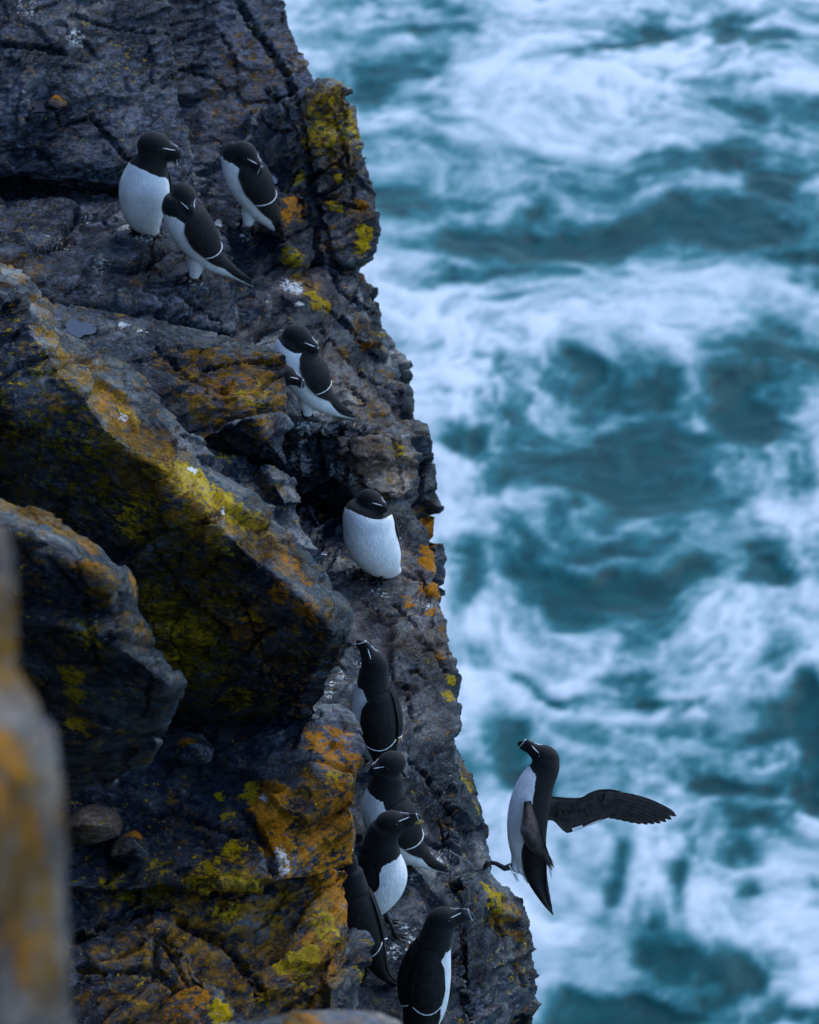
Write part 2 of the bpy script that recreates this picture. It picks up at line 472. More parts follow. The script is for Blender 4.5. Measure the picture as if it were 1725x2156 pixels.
rock('step_block', [[(585,400,14.95),(648,405,14.98),(655,470,14.9),(650,560,14.85),(610,540,14.8),(590,470,14.85)]], 0.4, seed=7, amp=0.8)
rock('mid_slope', [[(480,700,14.55),(690,560,15.0),(755,562,15.1),(775,610,15.05),(800,650,15.0),(812,710,14.95),(832,745,14.9),(848,800,14.85),(846,850,14.75),(874,895,14.55),(800,925,14.25),(700,900,14.10),(590,900,14.0),(560,800,14.2)]], 0.8, seed=8, facet=0.8)
rock('edge_block', [[(760,585,15.2),(802,645,15.15),(828,735,15.05),(853,800,15.0),(848,862,14.95),(790,850,15.0),(740,660,15.1)]], 0.5, seed=9)
rock('cracked_step', [[(575,880,14.02),(690,875,14.04),(720,890,14.02),(735,960,14.05),(735,1035,14.12),(640,1035,14.12),(590,1000,14.08)],
                      [(715,890,14.08),(800,905,14.14),(872,905,14.45),(882,960,14.3),(876,1035,14.2),(800,1045,14.06),(730,1030,14.12)]], 0.7, seed=10, facet=1.3)
rock('tan_bulge', [[(762,925,14.02),(800,915,14.02),(850,925,14.15),(876,950,14.2),(874,1030,14.1),(840,1046,13.98),(775,1030,13.96),(755,980,13.98)]], 0.35, seed=11, amp=0.8)
rock('far_column', [[(862,885,14.95),(888,912,14.95),(908,968,14.95),(912,1060,14.9),(924,1130,14.85),(928,1200,14.8),(918,1262,14.75),(870,1262,14.7),(855,1000,14.85)]], 0.4, seed=12)
rock('bird_ledge', [[(600,1030,14.35),(860,1040,14.45),(880,1100,14.3),(895,1210,13.95),(922,1268,13.78),(945,1310,13.68),(948,1370,13.58),(956,1410,13.52),(956,1475,13.42),(948,1540,13.32),(962,1620,13.15),(960,1700,12.98),(955,1850,12.72),(940,1925,12.55),(760,1925,12.35),(700,1750,12.55),(640,1500,13.0),(600,1250,13.6)],
                    [(700,1750,12.55),(955,1850,12.72),(975,1960,12.5),(985,2100,12.3),(990,2260,12.1),(690,2260,11.75),(690,2000,12.1)]], 0.8, seed=13, facet=0.75)
rock('ledge_slab', [[(640,1040,14.05),(676,1060,14.05),(690,1130,13.9),(690,1230,13.75),(640,1230,13.7),(610,1100,13.9)]], 0.4, seed=14)
rock('buttress', [[(945,1540,13.32),(962,1575,13.4),(985,1622,13.3),(1002,1690,13.2),(1012,1760,13.1),(1027,1822,13.0),(1040,1880,12.85),(980,1930,12.65),(950,1850,12.7),(950,1700,12.95)],
                  [(975,1850,12.62),(1025,1825,12.9),(1062,1868,12.9),(1100,1918,12.86),(1117,1962,12.82),(1116,2012,12.78),(1136,2062,12.78),(1131,2112,12.78),(1126,2260,12.8),(990,2260,12.45),(985,2000,12.5)]], 0.7, seed=15, facet=0.65)
rock('ledge_slab', [[(950,2050,12.12),(975,2045,12.15),(995,2080,12.15),(995,2260,11.95),(900,2260,11.85),(930,2130,12.0)]], 0.4, seed=16, amp=0.7)
rock('mid_block', [[(120,640,13.75),(230,665,13.75),(420,700,13.7),(575,728,13.6),(602,752,13.45),(606,860,13.3),(604,950,13.3),(560,975,13.32),(420,960,13.28),(280,860,13.3),(160,760,13.36),(90,680,13.5)],
                   [(530,880,13.0),(604,880,13.25),(606,985,13.2),(580,1010,13.3),(520,975,13.3)]], 0.7, seed=17, facet=0.6)
rock('lower_strip', [[(400,930,13.2),(520,985,13.2),(600,1030,13.2),(632,1090,13.1),(655,1180,12.95),(690,1245,12.85),(600,1220,12.7),(420,1040,12.9)],
                     [(560,985,13.1),(612,1000,13.2),(640,1060,13.1),(600,1060,13.0)]], 0.5, seed=18, facet=0.7)
LOWER = rock('lower_face', [[(110,1590,11.5),(330,1540,11.7),(520,1590,11.75),(650,1480,11.9),(690,1490,11.8),(735,1530,11.65),(755,1590,11.52),(757,1680,11.35),(755,1760,11.4),(740,1830,11.35),(600,1860,11.2),(560,1850,11.18),(200,1880,11.15),(110,1860,11.15)]], 0.8, seed=19, facet=0.8)
rock('lower_slab', [[(110,1862,11.25),(250,1850,11.3),(450,1835,11.35),(560,1850,11.36),(740,1830,11.45),(736,1930,11.4),(730,2000,11.35),(715,2090,11.28),(690,2260,11.15),(560,2260,10.95),(400,2080,11.05),(340,1960,11.15),(110,2000,11.05)],
                    [(110,2010,11.02),(200,1985,11.08),(330,1965,11.10),(400,2010,11.06),(470,2100,11.0),(560,2260,10.85),(110,2260,10.75)]], 0.7, seed=20, facet=0.9)
rock('lower_block', [[(725,1960,11.35),(750,1965,11.45),(768,1990,11.5),(772,2060,11.45),(745,2130,11.3),(715,2260,11.1),(690,2260,11.0),(700,2040,11.2)]], 0.5, seed=21)
N_CLIFF = len(ROCKS)

def raycast(u, v, names=None):
    d = P(u, v, 1.0) - CAM
    dl = norm(d)
    best = None
    for i, rk in enumerate(ROCKS):
        if names is not None and not names(i, rk): continue
        if 'bvh' not in rk:
            rk['bvh'] = BVHTree.FromPolygons([tuple(x) for x in rk['co']], [tuple(p.vertices) for p in rk['me'].polygons])
        h = rk['bvh'].ray_cast(Vector(CAM), Vector(dl))
        if h[0] is not None and (best is None or h[3] < best[1]):
            best = (np.array(h[0]), h[3], i)
    return best

def rest(pts, u, v, off=0.0):
    """shift a stone's corners so that it lies on the rock under it"""
    h = raycast(u, v, lambda i, rk: i < N_CLIFF)
    d = float((h[0] - CAM) @ FWD) - off
    m = np.mean([p[2] for p in pts])
    return [(p[0], p[1], p[2] - m + d) for p in pts]
# --- loose boulders in front
rock('boulder', [[(130,680,12.05),(290,795,11.95),(400,930,11.85),(520,1032,11.75),(620,1160,11.65),(735,1275,11.45),(745,1295,11.4),(60,690,11.75),(150,805,11.6),(230,905,11.5),(300,995,11.45),(390,1068,11.4),(500,1138,11.35),(570,1200,11.3),(640,1265,11.26),(700,1335,11.26),(722,1370,11.38),(682,1480,11.6),(600,1572,11.75),(400,1550,11.88),(200,1500,11.95),(-90,1300,12.1),(-90,800,11.7)],
                 [(-90,540,12.1),(40,545,12.1),(85,575,12.05),(115,650,12.0),(120,720,11.8),(-90,760,11.7),(-90,640,11.75),(40,640,11.8)]], 0.6, seed=31, facet=0.7, amp=0.9, pit=0.6)
rock('boulder', [[(-90,1015,10.45),(0,1038,10.4),(70,1062,10.38),(150,1098,10.35),(220,1152,10.32),(284,1222,10.28),(294,1290,10.3),(250,1330,10.4),(-90,1700,10.5),(100,1640,10.5),(-90,1080,10.15),(50,1106,10.1),(150,1150,10.08),(225,1225,10.02),(240,1290,10.05)],
                 [(-90,1250,10.2),(200,1250,10.15),(290,1290,10.2),(345,1378,10.12),(384,1437,10.08),(345,1525,10.3),(318,1600,10.5),(250,1650,10.65),(-90,1760,10.8),(240,1330,9.99),(300,1400,9.98),(350,1440,10.0),(200,1340,9.98)]], 0.5, seed=32, facet=0.38, amp=0.9, pit=0.7)
rock('boulder', [[(-90,1085,3.82),(5,1085,3.85),(28,1130,3.85),(40,1220,3.84),(42,1440,3.82),(-90,1460,3.7)],
                 [(-90,1430,3.7),(46,1405,3.8),(84,1466,3.8),(114,1535,3.8),(128,1650,3.8),(136,1800,3.78),(148,1950,3.76),(164,2100,3.74),(172,2290,3.7),(-90,2290,3.5),(-90,1700,3.55)]], 0.25, voxel=0.004, seed=33, facet=0.3, amp=0.30, smooth=14, into=np.array([-0.8, 0.5, -0.3]))
rock('boulder', [[(560,2150,7.5),(620,2132,7.55),(720,2124,7.6),(800,2132,7.6),(850,2155,7.6),(860,2290,7.3),(560,2290,7.2)]], 0.3, voxel=0.006, seed=34, facet=0.4, amp=0.4)
rock('stone', [rest([(168,1700,10.62),(205,1688,10.66),(250,1700,10.68),(263,1730,10.66),(255,1762,10.6),(200,1776,10.52),(165,1765,10.52),(180,1735,10.48),(235,1740,10.5)], 215, 1770, .03)], 0.10, voxel=0.004, seed=35, facet=0.3, amp=0.25)
rock('stone', [rest([(258,1765,10.66),(285,1748,10.7),(310,1765,10.7),(320,1800,10.62),(295,1815,10.58),(262,1800,10.58),(285,1785,10.55)], 290, 1808, .02)], 0.08, voxel=0.004, seed=36, facet=0.3, amp=0.25)
rock('stone', [rest([(365,1560,11.2),(385,1540,11.25),(430,1545,11.25),(456,1575,11.2),(445,1605,11.12),(395,1612,11.1),(368,1595,11.12),(410,1580,11.08)], 410, 1606, .03)], 0.15, voxel=0.005, seed=37, facet=0.3, amp=0.3)
rock('stone', [rest([(103,210,14.62),(118,198,14.66),(140,205,14.68),(143,220,14.64),(125,228,14.58),(105,222,14.58)], 122, 222, .02)], 0.05, voxel=0.004, seed=38, facet=0.3, amp=0.2)

# --- long fractures cut into the bedrock
CRACKS = [(1.0,[(190,245),(230,290),(262,330),(300,350)]),(1.1,[(0,92),(70,98),(140,112)]),(.8,[(380,145),(450,165),(474,188)]),(.7,[(470,75),(488,110),(505,155)]),(.7,[(350,70),(392,86)]),
    (1.5,[(500,0),(530,55),(600,150),(628,230),(643,310),(660,400),(690,520),(715,610),(790,665)]),(1.0,[(560,190),(600,225),(628,300)]),(.8,[(700,240),(730,330),(745,420)]),(.8,[(665,410),(720,430),(780,440)]),
    (.9,[(670,690),(760,790),(850,832)]),(.8,[(720,795),(775,855)]),(.9,[(690,650),(740,700),(800,760)]),(1.0,[(665,915),(680,1010)]),(1.1,[(715,900),(728,1020)]),(.8,[(638,905),(650,965)]),(.8,[(830,925),(852,1035)]),(.7,[(780,960),(860,985)]),
    (.9,[(834,1276),(864,1306),(880,1322)]),(1.0,[(897,1347),(927,1390),(936,1414)]),(.8,[(864,1410),(898,1427)]),(.8,[(853,1445),(860,1480),(870,1513)]),(1.3,[(860,1600),(897,1627),(916,1668),(924,1680)]),(1.1,[(894,1768),(930,1790),(957,1815)]),
    (1.2,[(929,1670),(940,1740),(951,1793)]),(.8,[(700,1390),(735,1410)]),(.8,[(760,1260),(800,1290),(850,1300)]),(.8,[(880,1200),(905,1260)]),(.8,[(700,1340),(760,1370)]),
    (1.1,[(504,1694),(560,1783),(582,1850)]),(1.4,[(157,1982),(224,1946),(291,1918),(360,1905)]),(1.4,[(380,1940),(482,1996),(538,2069),(560,2110)]),(1.1,[(168,2041),(314,2046),(347,2056)]),(.9,[(358,1705),(459,1744),(504,1761)]),(.9,[(200,1640),(330,1660),(420,1690)]),
    (.9,[(1085,2035),(1110,2080)]),(1.2,[(978,1960),(973,2050),(985,2130)]),(.8,[(1030,1900),(1060,1980)]),(.8,[(150,30),(240,60),(330,70)]),(.9,[(60,250),(130,262),(190,248)]),(.8,[(130,430),(220,470),(260,520)]),(.8,[(320,560),(400,640),(470,680)]),(.8,[(330,730),(400,800),(480,830)]),(.7,[(430,780),(520,760),(590,770)]),
    (.9,[(300,1120),(380,1250),(480,1330)]),(.8,[(500,1250),(560,1400),(590,1500)]),(.8,[(100,1180),(180,1260),(200,1400)])]
for i_, rk in enumerate(ROCKS):
    no_ = np.zeros(len(rk['co']) * 3); rk['me'].vertices.foreach_get('normal', no_); rk['no'] = no_.reshape(-1, 3)
for (wd_, poly) in CRACKS:
    hits = {}
    jr = random.Random(int(poly[0][0] * 7 + poly[0][1]))
    for (p0, p1) in zip(poly[:-1], poly[1:]):
        nstep = max(2, int(math.hypot(p1[0] - p0[0], p1[1] - p0[1]) / 5))
        for q_ in range(nstep):
            f_ = q_ / nstep
            h = raycast(p0[0] + (p1[0] - p0[0]) * f_ + jr.uniform(-3, 3), p0[1] + (p1[1] - p0[1]) * f_ + jr.uniform(-3, 3))
            if h is not None: hits.setdefault(h[2], []).append(h[0])
    for i_, pts_ in hits.items():
        rk = ROCKS[i_]
        if rk['name'] == 'stone': continue
        A = np.array(pts_)
        lo, hi = A.min(0) - 0.03, A.max(0) + 0.03
        sel = np.where(((rk['co'] > lo) & (rk['co'] < hi)).all(1))[0]
        if len(sel) == 0: continue
        dmin = np.sqrt(((rk['co'][sel][:, None, :] - A[None]) ** 2).sum(2)).min(1)
        w_ = 0.0115 * wd_
        push = 0.034 * wd_ * np.clip(1 - dmin / w_, 0, 1) ** 0.7
        rk['co'][sel] -= rk['no'][sel] * push[:, None]
for rk in ROCKS:
    rk['me'].vertices.foreach_set('co', rk['co'].ravel()); rk['me'].update(); rk.pop('bvh', None)

# --- rain pools: hollows pressed into the rock, filled with still water
WATER, wnt, wb = new_mat('still_pool_water')
wb.inputs['Base Color'].default_value = (0.035, 0.035, 0.045, 1); wb.inputs['Roughness'].default_value = 0.06
wb.inputs['IOR'].default_value = 1.33
POOLS = [(95, 222, 27, 'shallow rain pool beside a pale stone on the upper rock face'),
         (168, 690, 31, 'grey rain pool in the hollow above the mid rock block'),
         (485, 292, 26, 'small rain pool on the smooth upper slab'),
         (575, 372, 22, 'thin rain pool behind the bird at the cliff edge')]
pool_specs = []
for (u, v, rp, lab) in POOLS:
    h = raycast(u, v)
    c = h[0]; rad = rp * K * h[1]
    i = h[2]
    rk = ROCKS[i]
    for j, r2 in enumerate(ROCKS[:N_CLIFF]):
        dv = r2['co'] - c
        hd = np.sqrt(dv[:, 0] ** 2 + (dv[:, 1] / 1.2) ** 2)
        w = np.clip((rad * 1.75 - hd) / (rad * 0.55), 0, 1) * (np.abs(dv[:, 2]) < rad * 1.6)
        target = np.where(hd < rad * 1.25, c[2] - 0.010, np.minimum(r2['co'][:, 2], c[2] + 0.012))
        if (w > 0).any():
            r2['co'][:, 2] = r2['co'][:, 2] * (1 - w) + target * w
            r2['me'].vertices.foreach_set('co', r2['co'].ravel()); r2['me'].update()
            r2.pop('bvh', None)
    pool_specs.append((c, rad, lab))
for (c, rad, lab) in pool_specs:
    n = 40; vs = [(0, 0, 0)]; rng = random.Random(int(c[0] * 1000))
    ph = [rng.uniform(0, 6.28) for _ in range(4)]
    for i in range(n):
        a = i / n * 2 * math.pi
        rr = rad * (1 + 0.16 * math.sin(2 * a + ph[0]) + 0.11 * math.sin(3 * a + ph[1]) + 0.12 * math.sin(5 * a + ph[2]) + 0.07 * math.sin(9 * a + ph[3]))
        vs.append((rr * math.cos(a), rr * math.sin(a) * 1.2, 0))
    fs = [(0, 1 + i, 1 + (i + 1) % n) for i in range(n)]
    o = link('rain_pool', mesh_from(vs, fs), WATER)
    o.location = (c[0], c[1], c[2] - 0.003)
    tag(o, lab, kind='structure')

# --- crusts: colour masks placed on the rock where each lichen or splash grows
BLOBS = []
def blob(kind, u, v, r, s=0.55): BLOBS.append((kind, u, v, r, s + (0.09 if kind in ('orange', 'yellow') else 0.06 if kind == 'guano' else 0)))
for b_ in [
    # top right edges
    ('ochre',560,90,70,.5),('ochre',620,110,40,.5),('ochre',520,200,50,.45),('ochre',590,260,40,.4),('yellow',665,280,34,.50),('yellow',690,200,30,.42),
    ('ochre',690,230,60,.55),('yellow',655,240,24,.4),('ochre',720,330,40,.45),('yellow',715,375,10,.7),('yellow',740,250,14,.5),('ochre',735,200,30,.5),
    ('yellow',770,490,18,.6),('orange',760,430,16,.5),('yellow',765,520,16,.55),('yellow',700,430,14,.5),('yellow',630,375,18,.55),('orange',620,430,26,.5),
    ('orange',600,450,20,.5),('ochre',640,450,34,.45),('ochre',600,500,30,.4),('yellow',715,440,10,.55),
    ('yellow',615,545,26,.5),('yellow',676,640,26,.62),('yellow',655,620,18,.5),('ochre',640,600,40,.5),('guano',612,600,22,.45),('guano',622,612,12,.5),
    ('tan',640,600,40,.5),('orange',770,590,20,.4),
    # middle slope
    ('ochre',760,690,50,.45),('ochre',800,720,30,.45),('yellow',800,700,16,.45),('orange',770,720,20,.42),('ochre',820,800,30,.5),('tan',700,790,90,.35),('tan',790,860,80,.45),
    ('ochre',720,740,26,.5),('ochre',800,880,60,.48),('yellow',835,950,20,.45),('tan',820,980,75,1.0),('ochre',790,940,30,.45),('guano',632,975,24,.46),('guano',640,990,14,.55),('guano',712,990,22,.46),('guano',740,1010,14,.42),
    ('guano',770,1015,10,.4),
    ('orange',910,1120,30,.72),('orange',914,1190,30,.74),('orange',912,1240,26,.75),('orange',908,1160,24,.66),('ochre',895,1100,40,.5),
    # bird ledge
    ('tan',800,1300,110,.22),('tan',900,1350,70,.40),('orange',910,1290,20,.45),('orange',860,1270,20,.42),('guano',900,1275,12,.42),('tan',890,1480,70,.2),('orange',750,1110,10,.5),
    ('yellow',950,1430,16,.6),('yellow',945,1465,16,.6),('orange',925,1380,16,.5),('ochre',940,1330,30,.4),
    ('yellow',985,1650,24,.5),('ochre',975,1620,30,.55),('yellow',1005,1700,20,.45),('ochre',940,1740,20,.5),('guano',945,1800,12,.4),('guano',930,1790,10,.4),
    ('yellow',1050,1900,30,.5),('ochre',1070,1920,50,.55),('yellow',1030,1870,20,.5),('ochre',1090,1980,40,.45),('ochre',1100,2060,30,.4),('guano',860,1960,16,.4),('guano',850,1955,8,.5),
    ('guano',860,1500,60,.18),('guano',850,1650,50,.2),('guano',690,1460,16,.38),
    # upper left
    ('guano',160,80,20,.40),('guano',60,15,26,.35),('ochre',125,205,26,.5),('grey',60,470,110,.36),('grey',200,420,70,.3),('guano',185,465,16,.4),
    ('guano',262,480,14,.5),('ochre',290,590,40,.4),('ochre',330,560,30,.38),('ochre',460,640,40,.4),('grey',300,700,110,.35),('grey',100,560,90,.3),('guano',262,684,14,.5),('guano',300,698,12,.5),('guano',460,470,8,.6),
    # mid block
    ('ochre',460,800,110,.52),('orange',500,820,50,.42),('ochre',540,780,60,.56),('yellow',530,830,40,.36),('ochre',380,760,70,.42),('ochre',420,870,70,.45),('ochre',560,920,50,.50),('yellow',470,960,30,.42),('grey',420,800,160,.3),
    ('grey',560,1080,90,.34),('ochre',560,1030,50,.4),
    # long boulder: lit strip and dark face
    ('ochre',100,710,40,.55),('ochre',170,790,60,.60),('ochre',240,860,70,.62),('ochre',310,930,70,.62),('orange',230,850,50,.42),('yellow',270,870,30,.42),('ochre',380,1000,70,.60),('ochre',460,1080,70,.60),
    ('yellow',400,1000,46,.62),('yellow',440,1040,46,.58),('yellow',360,985,30,.5),('yellow',500,1090,46,.5),('ochre',540,1130,60,.60),('yellow',540,1110,40,.42),('ochre',610,1200,50,.56),('orange',610,1180,30,.5),('orange',640,1220,30,.45),
    ('guano',405,990,12,.6),('guano',260,880,10,.5),('guano',470,1075,10,.5),('ochre',680,1270,50,.45),('orange',590,1250,26,.52),('orange',640,1290,30,.5),
    ('ochre',50,570,60,.5),
    ('moss',60,850,110,.40),('moss',180,900,80,.42),('moss',260,1050,100,.46),('moss',330,1150,110,.50),('moss',420,1100,80,.46),('moss',330,1280,70,.60),('moss',400,1340,80,.58),('moss',360,1400,60,.52),('yellow',400,1340,50,.50),('yellow',380,1390,40,.48),('yellow',330,1270,44,.46),('yellow',340,1310,36,.46),('yellow',540,1300,20,.40),('yellow',270,1100,40,.40),
    ('yellow',300,1060,40,.36),('yellow',20,900,50,.30),('yellow',470,1140,40,.30),('ochre',500,1280,70,.42),('orange',520,1330,50,.36),('ochre',560,1330,60,.38),('yellow',500,1470,40,.38),('orange',540,1300,30,.40),('ochre',430,1330,50,.42),
    ('grey',560,1380,120,.34),
    # left boulder
    ('ochre',60,1080,60,.5),('ochre',150,1130,60,.5),('orange',200,1180,40,.42),('ochre',240,1230,50,.55),('orange',280,1230,26,.52),('ochre',290,1320,50,.5),('grey',270,1300,90,.40),('grey',330,1400,50,.42),
    ('yellow',150,1420,28,.6),('yellow',155,1460,24,.6),('ochre',165,1510,40,.52),('yellow',165,1530,28,.46),('yellow',185,1350,30,.38),('ochre',200,1330,50,.38),('moss',180,1340,80,.42),('grey',250,1480,100,.34),('grey',100,1530,80,.36),('orange',250,1540,12,.5),
    # lower faces
    ('orange',690,1560,50,.52),('orange',720,1620,50,.58),('orange',730,1700,46,.56),('grey',720,1560,60,.56),('grey',690,1510,30,.5),('ochre',700,1750,60,.52),('yellow',715,1640,30,.42),('orange',735,1760,26,.5),
    ('orange',565,1690,40,.70),('orange',575,1730,34,.72),('orange',585,1780,34,.70),('guano',592,1805,22,.52),('guano',600,1830,14,.5),('guano',560,1680,12,.5),('grey',590,1800,44,.60),('grey',560,1700,50,.46),('yellow',525,1665,24,.55),('orange',600,1830,20,.5),('ochre',690,1860,60,.55),('orange',700,1900,50,.55),('orange',720,1850,34,.55),('yellow',690,1950,40,.42),
    ('yellow',480,1720,16,.55),('yellow',490,1790,20,.55),('yellow',520,1780,16,.5),('ochre',380,1680,30,.42),('yellow',460,1680,12,.5),
    ('moss',330,1870,34,.62),('moss',420,1858,34,.66),('moss',500,1858,34,.66),('moss',260,1885,26,.55),('yellow',450,1850,50,.42),('yellow',530,1860,30,.42),('yellow',330,1820,30,.42),('yellow',240,1850,26,.45),
    ('ochre',500,1950,110,.50),('ochre',620,1930,80,.55),('ochre',350,1980,90,.45),('ochre',240,1930,70,.40),('yellow',480,1920,30,.42),('yellow',600,2030,26,.62),('yellow',650,2012,26,.64),('yellow',640,2060,26,.45),('yellow',460,2130,26,.6),('yellow',560,2090,30,.40),
    ('ochre',340,2080,110,.45),('orange',400,2100,60,.42),('grey',420,2110,90,.46),('grey',350,2020,80,.38),('grey',560,1980,120,.34),('grey',200,2060,60,.44),('ochre',640,2100,70,.48),('orange',680,2000,50,.48),('ochre',200,2120,80,.42),
    ('yellow',760,2050,20,.4),('ochre',745,2010,26,.4),
    # near blurred rock and bottom rock
    ('tan',20,1350,260,1),('tan',60,1800,330,1),('tan',120,2080,260,.9),('ochre',40,1600,90,.5),('orange',10,1690,50,.60),('ochre',80,1750,80,.45),('grey',10,1980,60,.5),
    ('ochre',20,1650,150,.68),('ochre',50,1900,170,.64),('ochre',10,1350,140,.62),('ochre',90,2050,90,.6),('orange',20,1590,60,.55),('orange',70,1760,60,.5),('orange',40,2000,70,.52),('ochre',110,1700,90,.5),
    ('moss',100,1000,160,.46),('moss',250,1000,120,.5),('moss',400,1200,140,.5),('moss',410,1370,110,.56),('moss',120,800,120,.42),('ochre',450,1200,120,.42),('ochre',600,1350,140,.42),('ochre',560,1480,100,.38),('moss',480,1480,140,.42),
    ('ochre',330,960,110,.52),('ochre',440,1070,100,.52),('ochre',560,1150,90,.54),('yellow',430,1030,80,.5),('ochre',180,780,90,.52),('ochre',500,2000,200,.52),('ochre',300,2060,160,.5),('ochre',660,1960,130,.55),('ochre',690,1700,110,.5),('ochre',450,1760,120,.36),
    ('orange',700,1800,80,.5),('ochre',500,830,120,.56),('moss',560,1000,60,.4),('ochre',700,230,110,.5),('ochre',720,480,90,.42),('yellow',700,270,60,.42),('moss',690,300,70,.42),('ochre',560,120,90,.5),('ochre',480,210,60,.5),
    ('guano',640,900,16,.5),('guano',636,930,12,.5),('guano',860,1975,14,.52),('guano',864,2000,10,.5),('guano',905,1800,14,.48),('guano',925,1815,12,.5),('guano',620,605,18,.55),('guano',630,640,10,.5),('guano',720,1420,12,.46),('guano',700,1440,12,.44),('guano',300,500,26,.38),('guano',420,600,22,.36),('guano',520,500,16,.36),('guano',650,900,20,.38),('guano',800,1250,22,.36),('guano',790,1630,18,.36),('guano',870,1850,22,.38),('guano',830,2000,24,.36),('guano',760,1400,20,.34),('guano',120,520,34,.36),('guano',210,560,24,.36),
    ('tan',850,1750,90,.2),('tan',860,1200,80,.3),('ochre',30,575,70,.48),('ochre',100,650,60,.54),('ochre',60,1075,90,.62),('ochre',150,1125,70,.62),('ochre',230,1200,60,.62),('orange',180,1150,30,.5),('ochre',640,2150,50,.58),('orange',650,2148,40,.55),('tan',760,2150,120,.9),('grey',740,2150,80,.5),('ochre',620,2120,60,.5),
    # stones
    ('tan',215,1730,70,1.0),('orange',280,1755,20,.6),('grey',300,1790,26,.5),('orange',395,1560,22,.58),('grey',430,1580,30,.6),('orange',118,203,12,.62),('tan',130,212,20,1.0),('yellow',134,212,8,.5),
]: blob(*b_)

KINDS = ['ochre', 'orange', 'yellow', 'moss', 'grey', 'guano', 'tan']
for rk in ROCKS:
    rk['w'] = {k: np.zeros(len(rk['co'])) for k in KINDS}
for (kind, u, v, rp, s) in BLOBS:
    h = raycast(u, v)
    if h is None: continue
    c, dist, hi = h
    rad = rp * K * dist * 1.3
    for i, rk in enumerate(ROCKS):
        if (i >= N_CLIFF or hi >= N_CLIFF) and i != hi: continue
        dv = rk['co'] - c
        dd = np.sqrt((dv * dv).sum(1))
        f = s * np.clip(1.25 - (dd / rad) ** 2 * 0.75, 0, 1)
        rk['w'][kind] = np.maximum(rk['w'][kind], f)
for rk in ROCKS:
    bgo = (0.31 if rk['name'] in ('boulder', 'lower_slab', 'lower_face', 'edge_block', 'mid_block', 'buttress') else 0.22) + 0.12 * vnoise(rk['co'] * 2.3, 91)
    rk['w']['grey'] = np.maximum(rk['w']['grey'], (0.50 if rk['name'] in ('upper_face', 'upper_ledge', 'upper_slab') else 0.30 if rk['name'] != 'bird_ledge' else 0.2) + 0.16 * fbm(rk['co'] * 2.0, 3, 95))  # upper rocks: blue sky sheen painted in as a denser grey crust
    rk['w']['ochre'] = np.maximum(rk['w']['ochre'], bgo)
    rk['w']['yellow'] = np.maximum(rk['w']['yellow'], 0.22 + 0.10 * vnoise(rk['co'] * 2.9, 92))
    rk['w']['orange'] = np.maximum(rk['w']['orange'], 0.20 + 0.08 * vnoise(rk['co'] * 3.3, 93))
    rk['w']['guano'] = np.maximum(rk['w']['guano'], 0.16 + 0.08 * vnoise(rk['co'] * 2.1, 94))

cliff = empty('cliff', P(700, 2150, 13.0))
tag(cliff, 'dark wet sea cliff of cracked lichen spotted rock above the sea', kind='structure')
BOULDER_LABELS = {
    31: 'long dark boulder with an ochre and yellow lichen ridge, largest on the slope',
    32: 'dark angular boulder at the left edge below the long lichen ridged boulder',
    33: 'blurred tan and orange rock nearest the viewer in the lower left corner',
    34: 'tan lichen covered rock top at the bottom edge left of the lowest bird'}
STONE_LABELS = {
    35: 'loose brown stone lying in the dark hollow of the lower rock face',
    36: 'small pale stone with an orange cap beside the loose brown stone',
    37: 'rounded grey stone with orange lichen wedged below the long boulder',
    38: 'small pale golden stone at the edge of the upper rain pool'}
for i, rk in enumerate(ROCKS):
    me = rk['me']
    for k in KINDS:
        at = me.attributes.new(k, 'FLOAT', 'POINT')
        at.data.foreach_set('value', rk['w'][k].astype(np.float32))
    me.polygons.foreach_set('use_smooth', [True] * len(me.polygons))
    c = rk['co'].mean(0); 
    if i < N_CLIFF:
        base = np.array(cliff.location)
    else:
        base = np.array([c[0], c[1], rk['co'][:, 2].min()])
    me.vertices.foreach_set('co', (rk['co'] - base).ravel()); me.update()
    me.materials.clear()
    if i < N_CLIFF:
        o = link(rk['name'], me, ROCK, cliff)
    else:
        o = link(rk['name'], me, ROCK)
        o.location = tuple(base)
        if rk['seed'] in BOULDER_LABELS: tag(o, BOULDER_LABELS[rk['seed']], 'boulder', 'boulders on the cliff')
        else: tag(o, STONE_LABELS[rk['seed']], 'stone', 'loose stones on the cliff')

